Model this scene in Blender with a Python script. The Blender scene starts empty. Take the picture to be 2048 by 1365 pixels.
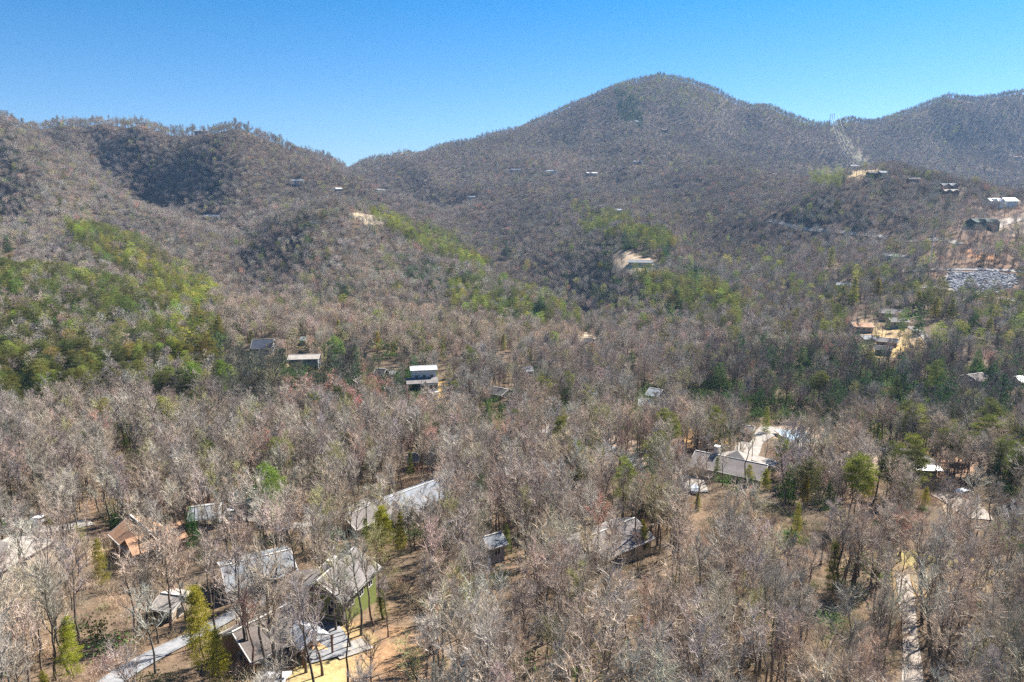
import bpy, math, random
import numpy as np
from mathutils import Vector
random.seed(7)
RNG = np.random.RandomState(11)
scene = bpy.context.scene
col = scene.collection

# ---------------------------------------------------------------- camera
PITCH = math.radians(12)
FPX = 1365.0                      # focal length in pixels of the 2048 wide photograph
cam_data = bpy.data.cameras.new('camera')
cam_data.sensor_width = 36.0
cam_data.lens = 36.0 * FPX / 2048.0
cam_data.clip_start = 0.5
cam_data.clip_end = 30000
cam = bpy.data.objects.new('camera', cam_data)
cam.location = (0, 0, 0)
cam.rotation_euler = (math.radians(90) - PITCH, 0, 0)
col.objects.link(cam)
scene.camera = cam

# ---------------------------------------------------------------- sky, sun, exposure
SUN_AZ = math.radians(46)         # right of the viewing direction
SUN_EL = math.radians(43)
world = bpy.data.worlds.new('World')
scene.world = world
world.use_nodes = True
wn = world.node_tree.nodes; wl = world.node_tree.links
wn.clear()
sky = wn.new('ShaderNodeTexSky')
sky.sky_type = 'NISHITA'
sky.sun_disc = False
sky.sun_elevation = SUN_EL
sky.sun_rotation = SUN_AZ
sky.altitude = 900
sky.air_density = 1.0
sky.dust_density = 0.6
sky.ozone_density = 3.0
# colour of the clear spring air: pale towards the horizon, deep blue above
tcs = wn.new('ShaderNodeTexCoord'); sep = wn.new('ShaderNodeSeparateXYZ'); mrs = wn.new('ShaderNodeMapRange')
mrs.inputs[1].default_value = 0.06; mrs.inputs[2].default_value = 0.28
air = wn.new('ShaderNodeMix'); air.data_type = 'RGBA'
air.inputs[6].default_value = (0.47, 0.63, 0.80, 1); air.inputs[7].default_value = (0.03, 0.52, 0.80, 1)
tint = wn.new('ShaderNodeMix'); tint.data_type = 'RGBA'; tint.blend_type = 'MULTIPLY'
tint.inputs[0].default_value = 1.0
wl.new(tcs.outputs['Generated'], sep.inputs[0]); wl.new(sep.outputs['Z'], mrs.inputs[0]); wl.new(mrs.outputs[0], air.inputs[0]); wl.new(air.outputs[2], tint.inputs[7])
bg = wn.new('ShaderNodeBackground'); bg.inputs[1].default_value = 0.057
wo = wn.new('ShaderNodeOutputWorld')
wl.new(sky.outputs[0], tint.inputs[6]); wl.new(tint.outputs[2], bg.inputs[0]); wl.new(bg.outputs[0], wo.inputs[0])
sd = bpy.data.lights.new('sun', 'SUN')
sd.energy = 5.0; sd.angle = math.radians(0.5); sd.color = (1.0, 0.94, 0.85)
sun = bpy.data.objects.new('sun', sd)
to_sun = Vector((math.sin(SUN_AZ) * math.cos(SUN_EL), math.cos(SUN_AZ) * math.cos(SUN_EL), math.sin(SUN_EL)))
sun.rotation_euler = to_sun.to_track_quat('Z', 'Y').to_euler()
col.objects.link(sun)
scene.view_settings.view_transform = 'Standard'
scene.view_settings.look = 'None'
scene.view_settings.exposure = 1.6
scene.view_settings.gamma = 1.0
scene.view_settings.use_curve_mapping = False
cy = scene.cycles
cy.use_denoising = False
cy.max_bounces = 4; cy.diffuse_bounces = 2; cy.glossy_bounces = 1; cy.transmission_bounces = 2
cy.transparent_max_bounces = 4; cy.volume_bounces = 0
cy.caustics_reflective = False; cy.caustics_refractive = False
HAZE_DENSITY = 0.00007

# ---------------------------------------------------------------- helpers
def tag(o, label=None, cat=None, group=None, kind=None):
    if label: o['label'] = label
    if cat: o['category'] = cat
    if group: o['group'] = group
    if kind: o['kind'] = kind
    return o

def link(name, data, parent=None, loc=None, rz=None):
    o = bpy.data.objects.new(name, data)
    if parent is not None: o.parent = parent
    if loc is not None: o.location = loc
    if rz is not None: o.rotation_euler = (0, 0, rz)
    col.objects.link(o)
    return o

def mesh_np(name, V, Fc, mat, smooth=False):
    """V (n,3) array, Fc list of (array of tris or quads)."""
    me = bpy.data.meshes.new(name)
    V = np.asarray(V, dtype=np.float32)
    groups = Fc if isinstance(Fc, list) else [Fc]
    groups = [np.asarray(g, dtype=np.int32) for g in groups if len(g)]
    loops = np.concatenate([g.ravel() for g in groups])
    tot = np.concatenate([np.full(len(g), g.shape[1], np.int32) for g in groups])
    start = np.concatenate([[0], np.cumsum(tot)[:-1]]).astype(np.int32)
    me.vertices.add(len(V)); me.vertices.foreach_set('co', V.ravel())
    me.loops.add(len(loops)); me.loops.foreach_set('vertex_index', loops)
    me.polygons.add(len(tot)); me.polygons.foreach_set('loop_start', start)
    me.polygons.foreach_set('loop_total', tot)
    if smooth: me.polygons.foreach_set('use_smooth', np.ones(len(tot), bool))
    me.update(calc_edges=True)
    if mat is not None: me.materials.append(mat)
    return me

def new_mat(name, rough=0.9, spec=0.2):
    m = bpy.data.materials.new(name); m.use_nodes = True
    n = m.node_tree.nodes; l = m.node_tree.links
    b = n['Principled BSDF']
    b.inputs['Roughness'].default_value = rough
    b.inputs['Specular IOR Level'].default_value = spec
    return m, n, l, b

def noise_mat(name, c1, c2, scale, rough=0.9, detail=4, bump=0.0, c3=None, stretch=None, spec=0.2):
    """Two or three tone noise coloured material in object space."""
    m, n, l, b = new_mat(name, rough, spec)
    tc = n.new('ShaderNodeTexCoord'); mp = n.new('ShaderNodeMapping')
    if stretch: mp.inputs['Scale'].default_value = stretch
    nz = n.new('ShaderNodeTexNoise'); nz.inputs['Scale'].default_value = scale; nz.inputs['Detail'].default_value = detail
    rp = n.new('ShaderNodeValToRGB')
    rp.color_ramp.elements[0].position = 0.35; rp.color_ramp.elements[0].color = (*c1, 1)
    rp.color_ramp.elements[1].position = 0.68; rp.color_ramp.elements[1].color = (*c2, 1)
    if c3:
        e = rp.color_ramp.elements.new(0.52); e.color = (*c3, 1)
    l.new(tc.outputs['Object'], mp.inputs[0]); l.new(mp.outputs[0], nz.inputs['Vector'])
    l.new(nz.outputs['Fac'], rp.inputs[0]); l.new(rp.outputs[0], b.inputs['Base Color'])
    if bump:
        bp = n.new('ShaderNodeBump'); bp.inputs['Strength'].default_value = bump
        l.new(nz.outputs['Fac'], bp.inputs['Height']); l.new(bp.outputs[0], b.inputs['Normal'])
    return m

# ---------------------------------------------------------------- terrain from surveyed points
# every row: where a point of the ground is seen (px, py of the 2048 px photograph) and its estimated distance in metres
CP, SP = math.cos(PITCH), math.sin(PITCH)
def ray(px, py):
    x = (np.asarray(px, float) - 1024) / FPX; y = (682.5 - np.asarray(py, float)) / FPX
    return x, CP + y * SP, -SP + y * CP
def project(x, y, z):
    d = y * CP - z * SP; v = y * SP + z * CP
    return 1024 + FPX * x / d, 682.5 - FPX * v / d
CTRL = []
def C(s):
    for q in s.replace('\n', ';').split(';'):
        if q.strip(): CTRL.append(tuple(float(v) for v in q.split(',')))
for px_ in (-500, 0, 500, 1024, 1500, 2048, 2500):
    for py_, D_ in ((1365, 70), (1200, 92), (1050, 128), (950, 162)): CTRL.append((px_, py_, D_))
C("""-500,850,215; 0,850,215; 250,860,212; 500,870,205; 1024,870,205; 1500,880,200; 2048,870,205; 2500,860,210
500,800,238; 800,820,240; 1024,800,255; 1400,800,255; 1900,790,262; 2500,780,262
-500,700,320; 0,700,320; 200,700,330; 400,760,285; -500,560,440; 0,565,450; 140,585,440; 300,618,425; 430,640,420
-500,570,520; 0,560,530; 150,555,530; 300,600,500; 400,625,480
-500,470,600; 0,470,610; 150,478,600; 250,505,590; 330,545,575; 420,600,540
0,455,680; 200,440,740; -500,380,800; 0,350,800; 150,370,820; 400,500,720; 470,570,610
-500,210,950; 0,243,960; 100,298,950; 200,358,930; 300,410,900; 400,455,850; 480,490,790
-500,240,1100;0,275,1050; 100,330,1020; 300,425,960
200,320,1070; 400,340,1010; 400,410,940; 550,370,1000; 500,440,880; 650,385,980
700,350,1150; 760,395,1080; 850,435,1000; 900,475,920; 950,515,840; 640,430,880
560,448,740; 620,430,750; 700,420,760; 760,448,740; 850,483,700; 960,533,640; 1050,592,580; 1120,640,530
560,450,810; 700,440,830; 850,500,770; 1000,560,710
600,520,620; 800,540,600; 700,600,520; 900,600,540; 520,560,620; 700,650,465; 1000,650,490; 1100,685,450
500,625,430; 700,655,420; 900,662,420; 1100,692,410; 500,640,465;700,668,445;900,672,445
500,710,335; 700,745,300; 860,790,270; 640,730,315
800,380,1300; 900,425,1130; 1000,500,900; 1080,560,760; 1180,650,560; 780,395,1200
1320,230,1750; 1250,300,1450; 1000,320,1450; 1000,380,1180; 1250,385,1130; 1400,300,1500; 1500,300,1620; 1600,305,1650; 1750,310,1750; 1900,285,1800; 2048,285,1800; 2500,280,1800; 1120,250,1760; 1180,300,1560; 1480,255,1800; 1400,345,1180
1500,360,1080; 1620,355,950; 1720,336,900; 1850,358,850; 1950,390,800; 2048,415,760; 2500,480,650
1720,365,1150; 1950,415,1050; 2500,460,950; 1850,370,1350; 2048,370,1400; 2500,360,1400; 1600,340,1300
1600,450,750; 1800,450,680; 1950,440,620; 1950,510,540; 1700,520,600; 1950,590,450; 1700,600,480; 1400,450,850; 1400,550,600; 1250,520,640; 1150,500,800; 1300,640,480; 1500,650,440; 1300,710,390; 1500,720,350; 1800,700,350; 2048,680,370; 2500,640,400
-500,430,2900; 0,430,2900; 700,430,2900; 1300,430,2900; 2000,430,2900; 2500,430,2900; -500,470,3400; 500,470,3400; 1300,470,3400;2500,470,3400""")
CREST = [(-500,230,1200),(60,262,1150),(130,250,1150),(200,241,1150),(280,243,1120),(400,268,1100),(480,265,1120),(560,293,1150),(620,312,1200),(680,330,1250),
         (740,322,1700),(800,314,1700),(860,306,1720),(900,300,1750),(980,278,1800),(1060,252,1850),(1130,222,1900),(1200,190,1950),(1260,170,1980),(1320,157,2000),(1380,166,1980),(1440,192,1950),(1530,216,1900),(1600,244,1870),(1640,255,1850),(1700,246,1900),
         (1800,230,1950),(1900,197,2000),(1970,200,2000),(2048,190,2000),(2500,170,2000)]
for px_, py_, D_ in CREST:
    CTRL.append((px_, py_, D_))
    CTRL.append((px_, py_ + 7, D_ * 1.05)); CTRL.append((px_, py_ + 40, D_ * 1.17))
_c = np.array(CTRL); _rx, _ry, _rz = ray(_c[:, 0], _c[:, 1])
WU = 2.6
_T = _rz / _ry; _P = np.stack([_rx / _ry * WU, np.log(_c[:, 2])], 1)
def _kern(r2): return 0.5 * r2 * np.log(r2 + 1e-12)
_n = len(_P)
_A = np.zeros((_n + 3, _n + 3)); _A[:_n, :_n] = _kern(((_P[:, None] - _P[None]) ** 2).sum(2)) + np.eye(_n) * 0.0004
_Q = np.concatenate([np.ones((_n, 1)), _P], 1); _A[:_n, _n:] = _Q; _A[_n:, :_n] = _Q.T
_W = np.linalg.solve(_A, np.concatenate([_T, np.zeros(3)]))
def tps(u, L):
    sh = u.shape
    p = np.stack([np.clip(u, -1.0, 1.0).ravel() * WU, np.clip(L, math.log(60), math.log(3300)).ravel()], 1)
    out = np.empty(len(p))
    for i in range(0, len(p), 8000):
        q = p[i:i + 8000]; d2 = ((q[:, None] - _P[None]) ** 2).sum(2)
        out[i:i + 8000] = _kern(d2) @ _W[:-3] + _W[-3] + q @ _W[-2:]
    return out.reshape(sh)

_lat = np.random.RandomState(3).rand(256, 256)
def vnoise(x, y):
    xi = np.floor(x).astype(int); yi = np.floor(y).astype(int); fx = x - xi; fy = y - yi
    fx = fx * fx * (3 - 2 * fx); fy = fy * fy * (3 - 2 * fy)
    a = _lat[xi % 256, yi % 256]; b = _lat[(xi + 1) % 256, yi % 256]; c = _lat[xi % 256, (yi + 1) % 256]; d = _lat[(xi + 1) % 256, (yi + 1) % 256]
    return (a * (1 - fx) + b * fx) * (1 - fy) + (c * (1 - fx) + d * fx) * fy
def fbm(x, y, o=4):
    s = 0; a = 0.5
    for i in range(o): s = s + a * (vnoise(x, y) * 2 - 1); x = x * 2.03 + 17.1; y = y * 2.03 + 5.3; a *= 0.5
    return s

NU, NL = 561, 440
UMAX = 1.4
Ug = np.linspace(-UMAX, UMAX, NU); Lg = np.linspace(math.log(45), math.log(3300), NL)
UU, LL = np.meshgrid(Ug, Lg, indexing='ij')
Y_ = np.exp(LL); X_ = UU * Y_
Zt = tps(UU, LL) * np.maximum(Y_, 60)
far = np.clip((Y_ - 420) / 500, 0, 1)
gul = 1 - np.abs(fbm(X_ / 240 + 3, Y_ / 300, 3)) * 3.2            # gully and spur relief on the mountain sides
crestfade = (1 - 0.75 * np.clip((Y_ - 1600) / 250, 0, 1)) * (1 - 0.65 * np.clip((Y_ - 900) / 200, 0, 1) * np.clip((1450 - Y_) / 150, 0, 1) * np.clip((-0.15 - UU) / 0.1, 0, 1))
Zt += far * crestfade * (gul - 0.45) * 18 + far * fbm(X_ / 70, Y_ / 70, 3) * 5 + (1 - far) * fbm(X_ / 22, Y_ / 22, 3) * 0.9
ZG = Zt
def ground_z(x, y):
    x = np.asarray(x, float); y = np.maximum(np.asarray(y, float), 46)
    a = (np.clip(x / y, -UMAX + 1e-6, UMAX - 1e-6) + UMAX) / (2 * UMAX) * (NU - 1); b = (np.clip(np.log(y), Lg[0] + 1e-9, Lg[-1] - 1e-6) - Lg[0]) / (Lg[-1] - Lg[0]) * (NL - 1)
    i = np.floor(a).astype(int); j = np.floor(b).astype(int); fa = a - i; fb = b - j
    return (ZG[i, j] * (1 - fa) + ZG[i + 1, j] * fa) * (1 - fb) + (ZG[i, j + 1] * (1 - fa) + ZG[i + 1, j + 1] * fa) * fb
_march = np.exp(np.linspace(math.log(50), math.log(3200), 2200))
def at(px, py):
    """ground point seen at pixel (px, py)."""
    rx, ry, rz = ray(px, py)
    x = rx / ry * _march; z = rz / ry * _march
    h = ground_z(x, _march) >= z
    k = int(np.argmax(h)) if h.any() else len(_march) - 1
    if not h.any(): k = int(np.argmin(z - ground_z(x, _march)))
    return float(x[k]), float(_march[k]), float(ground_z(x[k], _march[k]))
def at_h(px, py, h):
    """point h metres above the ground seen at pixel."""
    rx, ry, rz = ray(px, py)
    x = rx / ry * _march; z = rz / ry * _march
    g = ground_z(x, _march) + h >= z
    k = int(np.argmax(g)) if g.any() else int(np.argmin(z - ground_z(x, _march) - h))
    return float(x[k]), float(_march[k]), float(ground_z(x[k], _march[k]) + h)

# running horizon per column for visibility tests
_PXg, _PYg = project(X_, Y_, ZG)
HOR = np.minimum.accumulate(_PYg, axis=1)
def hidden_by(x, y, z):
    """pixels by which the point lies below the nearer horizon (positive: hidden)."""
    a = np.clip((x / y + UMAX) / (2 * UMAX) * (NU - 1), 0, NU - 1).astype(int); b = np.clip((np.log(y) - Lg[0]) / (Lg[-1] - Lg[0]) * (NL - 1) - 1, 0, NL - 1).astype(int)
    return project(x, y, z)[1] - HOR[a, b]

def in_poly(px, py, poly):
    px = np.asarray(px); py = np.asarray(py); r = np.zeros(px.shape, bool); n = len(poly)
    for i in range(n):
        x1, y1 = poly[i]; x2, y2 = poly[(i + 1) % n]
        if y1 == y2: continue
        r ^= ((y1 > py) != (y2 > py)) & (px < (x2 - x1) * (py - y1) / (y2 - y1) + x1)
    return r

# ground cover: bare patches, lawns, rubble, painted as real cover on the terrain
COVER = [  # polygon as seen, colour, noise break-up
    ([(1940,400),(2060,400),(2060,560),(2010,600),(1930,600),(1860,560),(1850,500),(1880,470)], (0.20,0.13,0.09), .35),
    ([(1990,440),(2060,425),(2060,480),(2000,470)], (0.44,0.35,0.26), .3),
    ([(1890,545),(1990,542),(2030,560),(2000,590),(1930,598),(1895,570)], (0.30,0.30,0.32), .3),
    ([(1925,500),(2000,505),(1985,520),(1930,512)], (0.55,0.28,0.13), .3),
    ([(1225,515),(1240,500),(1275,512),(1310,522),(1300,540),(1250,548),(1225,540)], (0.50,0.40,0.29), .3),
    ([(1720,640),(1800,650),(1850,680),(1860,705),(1760,712),(1715,690)], (0.52,0.38,0.20), .6),
    ([(1740,700),(1800,690),(1850,688),(1850,712),(1760,715)], (0.50,0.37,0.14), .4),
    ([(1545,865),(1560,850),(1650,858),(1680,880),(1670,912),(1560,912)], (0.46,0.36,0.28), .4),
    ([(1660,880),(1760,890),(1790,940),(1720,960),(1660,930)], (0.42,0.33,0.26), .6),
    ([(1850,900),(1960,900),(1960,950),(1860,955)], (0.40,0.25,0.17), .5),
    ([(860,765),(905,762),(915,800),(880,815),(862,800)], (0.52,0.34,0.12), .3),
    ([(560,730),(640,728),(640,742),(560,745)], (0.50,0.36,0.18), .5),
    ([(490,705),(550,708),(548,718),(495,714)], (0.55,0.38,0.24), .4),
    ([(600,1310),(700,1240),(760,1280),(740,1340),(620,1400),(560,1400)], (0.44,0.36,0.17), .3),
    ([(690,1240),(860,1260),(860,1400),(690,1400)], (0.34,0.21,0.12), .6),
    ([(1740,1130),(1960,1110),(2060,1180),(2060,1210),(1790,1190)], (0.40,0.28,0.14), .5),
    ([(1760,1110),(1900,1090),(1920,1130),(1830,1140)], (0.34,0.30,0.12), .5),
    ([(1870,990),(1950,1000),(1975,1035),(1900,1040)], (0.48,0.38,0.28), .4),
    ([(1620,345),(1760,340),(1760,356),(1640,358)], (0.50,0.38,0.20), .5),
    ([(1658,250),(1668,248),(1742,330),(1712,330)], (0.15,0.14,0.08), .4),
    ([(700,425),(760,432),(770,450),(730,450)], (0.45,0.38,0.26), .5),
    ([(1150,660),(1195,668),(1190,700),(1160,700)], (0.50,0.40,0.30), .5),
    ([(1300,845),(1370,850),(1480,880),(1440,905),(1300,895)], (0.46,0.28,0.13), .6),
    ([(1090,850),(1150,845),(1330,905),(1370,960),(1290,950),(1100,890)], (0.46,0.36,0.29), .6),
]
PXV, PYV = project(X_, Y_, ZG)
mix1 = fbm(X_ / 9, Y_ / 9, 4) * 0.9 + 0.5; mix2 = fbm(X_ / 37 + 9, Y_ / 37, 4) * 0.9 + 0.5
litter_a = np.array([0.170, 0.120, 0.082]); litter_b = np.array([0.115, 0.088, 0.062]); litter_c = np.array([0.25, 0.165, 0.10])
COLV = litter_b + (litter_a - litter_b) * np.clip(mix2, 0, 1)[..., None]
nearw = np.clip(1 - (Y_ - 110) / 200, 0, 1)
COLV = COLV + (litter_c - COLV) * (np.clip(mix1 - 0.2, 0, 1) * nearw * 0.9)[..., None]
COLV *= (1 - 0.25 * np.clip((Y_ - 300) / 500, 0, 1))[..., None] * np.array([0.97, 1.0, 1.03])      # litter a touch bluer overall, darkening with distance
vis_ok = (PYV - HOR) < 3
for poly, c, brk in COVER:
    m = in_poly(PXV, PYV, poly) & vis_ok
    w = m * np.clip(1.0 - brk * (1.6 * vnoise(X_ / 2.3, Y_ / 2.3) - 0.2), 0, 1)
    COLV = COLV * (1 - w[..., None]) + np.array(c) * w[..., None]

gm, n, l, b = new_mat('leaf_litter_ground', 0.95, 0.1)
av = n.new('ShaderNodeAttribute'); av.attribute_name = 'cover'
tc = n.new('ShaderNodeTexCoord')
nz = n.new('ShaderNodeTexNoise'); nz.inputs['Scale'].default_value = 1.3; nz.inputs['Detail'].default_value = 8; nz.inputs['Roughness'].default_value = 0.75
rp = n.new('ShaderNodeValToRGB'); rp.color_ramp.elements[0].position = 0.3; rp.color_ramp.elements[0].color = (0.45, 0.45, 0.45, 1)
rp.color_ramp.elements[1].position = 0.7; rp.color_ramp.elements[1].color = (1.35, 1.3, 1.25, 1)
mx = n.new('ShaderNodeMix'); mx.data_type = 'RGBA'; mx.blend_type = 'MULTIPLY'; mx.inputs[0].default_value = 1
l.new(tc.outputs['Object'], nz.inputs['Vector']); l.new(nz.outputs['Fac'], rp.inputs[0])
l.new(av.outputs['Color'], mx.inputs[6]); l.new(rp.outputs[0], mx.inputs[7]); l.new(mx.outputs[2], b.inputs['Base Color'])
bp = n.new('ShaderNodeBump'); bp.inputs['Strength'].default_value = 0.6; bp.inputs['Distance'].default_value = 0.3
l.new(nz.outputs['Fac'], bp.inputs['Height']); l.new(bp.outputs[0], b.inputs['Normal'])

idx = np.arange(NU * NL).reshape(NU, NL)
quads = np.stack([idx[:-1, :-1], idx[1:, :-1], idx[1:, 1:], idx[:-1, 1:]], -1).reshape(-1, 4)
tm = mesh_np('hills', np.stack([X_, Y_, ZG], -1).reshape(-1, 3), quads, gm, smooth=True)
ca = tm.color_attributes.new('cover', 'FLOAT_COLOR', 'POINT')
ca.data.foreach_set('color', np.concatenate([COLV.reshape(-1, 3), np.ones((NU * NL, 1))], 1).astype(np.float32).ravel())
tag(link('hills', tm), 'wooded mountain slopes and valley floor covered in leaf litter', 'hills', kind='structure')
ZMIN = float(ZG.min())
plain = mesh_np('ground', [(-9000, -9000, ZMIN - 3), (9000, -9000, ZMIN - 3), (9000, 9000, ZMIN - 3), (-9000, 9000, ZMIN - 3)], np.array([[0, 1, 2, 3]]),
                noise_mat('far_ground', (0.10, 0.09, 0.06), (0.16, 0.13, 0.09), 0.02))
tag(link('ground', plain), 'low ground reaching away beyond the hills', 'ground', kind='structure')

# ---------------------------------------------------------------- tree meshes
def wood_mat(name, base, vary=0.5, transl=0.0, use_tint=True, noise_scale=6.0):
    """Bark, twig or needle colour: the per-tree 'tint' colour times fine noise."""
    m, n, l, b = new_mat(name, 0.85, 0.15)
    at_ = n.new('ShaderNodeAttribute'); at_.attribute_type = 'INSTANCER'; at_.attribute_name = 'tint'
    tc = n.new('ShaderNodeTexCoord'); nz = n.new('ShaderNodeTexNoise'); nz.inputs['Scale'].default_value = noise_scale; nz.inputs['Detail'].default_value = 2
    mr = n.new('ShaderNodeMapRange'); mr.inputs[1].default_value = 0.3; mr.inputs[2].default_value = 0.7; mr.inputs[3].default_value = 1 - vary; mr.inputs[4].default_value = 1 + vary
    l.new(tc.outputs['Object'], nz.inputs['Vector']); l.new(nz.outputs['Fac'], mr.inputs[0])
    m1 = n.new('ShaderNodeMix'); m1.data_type = 'RGBA'; m1.blend_type = 'MULTIPLY'; m1.inputs[0].default_value = 1
    m1.inputs[6].default_value = (*base, 1)
    l.new(at_.outputs['Color'], m1.inputs[7])
    vm = n.new('ShaderNodeVectorMath'); vm.operation = 'SCALE'
    l.new(m1.outputs[2], vm.inputs[0]); l.new(mr.outputs[0], vm.inputs['Scale'])
    out = n['Material Output']
    l.new(vm.outputs[0], b.inputs['Base Color'])
    if transl:
        tr = n.new('ShaderNodeBsdfTranslucent'); ms = n.new('ShaderNodeMixShader'); ms.inputs[0].default_value = transl
        l.new(vm.outputs[0], tr.inputs['Color']); l.new(b.outputs[0], ms.inputs[1]); l.new(tr.outputs[0], ms.inputs[2]); l.new(ms.outputs[0], out.inputs[0])
    return m
M_TRUNK = wood_mat('bark', (0.115, 0.098, 0.083), 0.45, noise_scale=2.5)
M_TWIG = wood_mat('twig_bark', (0.430, 0.380, 0.325), 0.22, noise_scale=0.35)
M_NEEDLE = wood_mat('pine_needles', (0.140, 0.130, 0.042), 0.55, 0.36, noise_scale=0.8)
M_HEMLOCK = wood_mat('hemlock_needles', (0.060, 0.092, 0.035), 0.4, 0.25, noise_scale=0.9)
M_LEAF = wood_mat('evergreen_leaves', (0.060, 0.085, 0.036), 0.5, 0.3, noise_scale=0.7)

class Geo:
    def __init__(s): s.v = []; s.t = []; s.n = 0
    def tube(s, pts, rad, k):
        pts = np.asarray(pts, float); m = len(pts)
        d = pts[-1] - pts[0]; d /= np.linalg.norm(d) + 1e-9
        a = np.cross(d, (0.3, 0.9, 0.1) if abs(d[2]) > 0.5 else (0, 0, 1)); a /= np.linalg.norm(a) + 1e-9
        c = np.cross(d, a)
        th = np.arange(k) * 2 * math.pi / k
        ring = np.cos(th)[:, None] * a + np.sin(th)[:, None] * c
        V = (pts[:, None] + ring[None] * np.asarray(rad)[:, None, None]).reshape(-1, 3)
        i = np.arange(m - 1)[:, None] * k; j = np.arange(k)[None]; j2 = (j + 1) % k
        a0 = (i + j).ravel(); a1 = (i + j2).ravel(); b0 = a0 + k; b1 = a1 + k
        T = np.concatenate([np.stack([a0, a1, b1], 1), np.stack([a0, b1, b0], 1)]) + s.n
        s.v.append(V); s.t.append(T); s.n += len(V)
    def tris(s, P, D, W):
        """slivers: base point P, vector D, half-width vector W."""
        V = np.stack([P - W, P + W, P + D], 1).reshape(-1, 3)
        T = np.arange(len(V)).reshape(-1, 3) + s.n
        s.v.append(V); s.t.append(T); s.n += len(V)
    def mesh(s, name, mat): return mesh_np(name, np.concatenate(s.v), np.concatenate(s.t), mat)

def unit(v): return v / (np.linalg.norm(v, axis=-1, keepdims=True) + 1e-9)

def bare_tree(seed, H=18.0, fork=0.45, spread=0.5, limbs=11, subs=6, nsliver=2600, sw=0.018, sl=1.1, lod=0):
    r = np.random.RandomState(seed)
    trunk, crown = Geo(), Geo()
    R0 = H * 0.0115
    # leader
    k = 9 if lod == 0 else 4
    t = np.linspace(0, 1, k)
    lean = r.normal(0, 0.035, 2)
    wig = np.cumsum(r.normal(0, 0.012, (k, 2)), 0)
    top = 0.93
    pts = np.stack([(lean[0] * t + wig[:, 0]) * H, (lean[1] * t + wig[:, 1]) * H, t * H * top], 1); pts[0, :2] = 0
    nd = max(2, int(k * (fork + 0.12)))
    rad = R0 * (1 - 0.93 * t ** 1.15); rad[0] *= 1.35
    trunk.tube(pts[:nd + 1], rad[:nd + 1], 6 if lod == 0 else 3)
    trunk.tube(pts[nd:], rad[nd:], 4 if lod == 0 else 3)
    tips = []; axes = []
    ga = r.rand() * 6.28
    for i in range(limbs):
        s = fork * 0.8 + (0.97 - fork * 0.8) * (i + r.rand() * 0.8) / limbs
        s = min(s, 0.97)
        p0 = np.array([np.interp(s, t, pts[:, q]) for q in range(3)]); r0 = np.interp(s, t, rad) * 0.62
        ga += 2.4 + r.normal(0, 0.3)
        el = math.radians(r.uniform(28, 58) + 18 * s)
        L = H * (0.16 + 0.30 * (1 - s)) * r.uniform(0.8, 1.25) * (spread / 0.5)
        d = np.array([math.cos(ga) * math.cos(el), math.sin(ga) * math.cos(el), math.sin(el)])
        m = 5 if lod == 0 else 3
        q = [p0]; dd = d.copy()
        for j in range(m - 1):
            dd = unit(dd + r.normal(0, 0.13, 3) + np.array([0, 0, 0.10])); q.append(q[-1] + dd * L / (m - 1))
        q = np.array(q); rr = np.linspace(r0, 0.012, m)
        trunk.tube(q, rr, 4 if lod == 0 else 3)
        axes.append(q)
        for j in range(subs):
            f = r.uniform(0.25, 1.0); p1 = np.array([np.interp(f, np.linspace(0, 1, m), q[:, w]) for w in range(3)])
            d2 = unit(unit(q[-1] - q[0]) + r.normal(0, 0.55, 3) + np.array([0, 0, 0.25])); L2 = L * r.uniform(0.3, 0.6)
            p2 = p1 + d2 * L2 * 0.5 + r.normal(0, 0.08, 3); p3 = p2 + unit(d2 + r.normal(0, 0.3, 3)) * L2 * 0.5
            if lod == 0: crown.tube([p1, p2, p3], [0.055, 0.035, 0.012], 3)
            axes.append(np.array([p1, p2, p3]))
    A = np.array([[a[0], a[len(a) // 2], a[-1]] for a in axes]); nA = len(A)
    ch = r.randint(0, nA, nsliver); f = r.rand(nsliver) ** 0.6
    P = np.where((f < 0.5)[:, None], A[ch, 0] + (A[ch, 1] - A[ch, 0]) * (f * 2)[:, None], A[ch, 1] + (A[ch, 2] - A[ch, 1]) * (f * 2 - 1)[:, None])
    ax = unit(A[ch, 2] - A[ch, 0])
    D = unit(ax * 0.8 + r.normal(0, 0.42, (nsliver, 3)) + np.array([0, 0, 0.42])) * (sl * r.uniform(0.5, 1.35, nsliver))[:, None]
    W = unit(np.cross(D, r.normal(0, 1, (nsliver, 3)))) * (sw * r.uniform(0.7, 1.4, nsliver))[:, None]
    crown.tris(P, D, W)
    # second order twigs from mid points
    ns2 = nsliver // 2
    P2 = P[:ns2] + D[:ns2] * r.uniform(0.3, 0.8, ns2)[:, None]
    D2 = unit(D[:ns2] + r.normal(0, 0.6, (ns2, 3)) * sl) * (0.6 * sl * r.uniform(0.5, 1.3, ns2))[:, None]
    W2 = unit(np.cross(D2, r.normal(0, 1, (ns2, 3)))) * sw * 0.8
    crown.tris(P2, D2, W2)
    return trunk, crown

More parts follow.
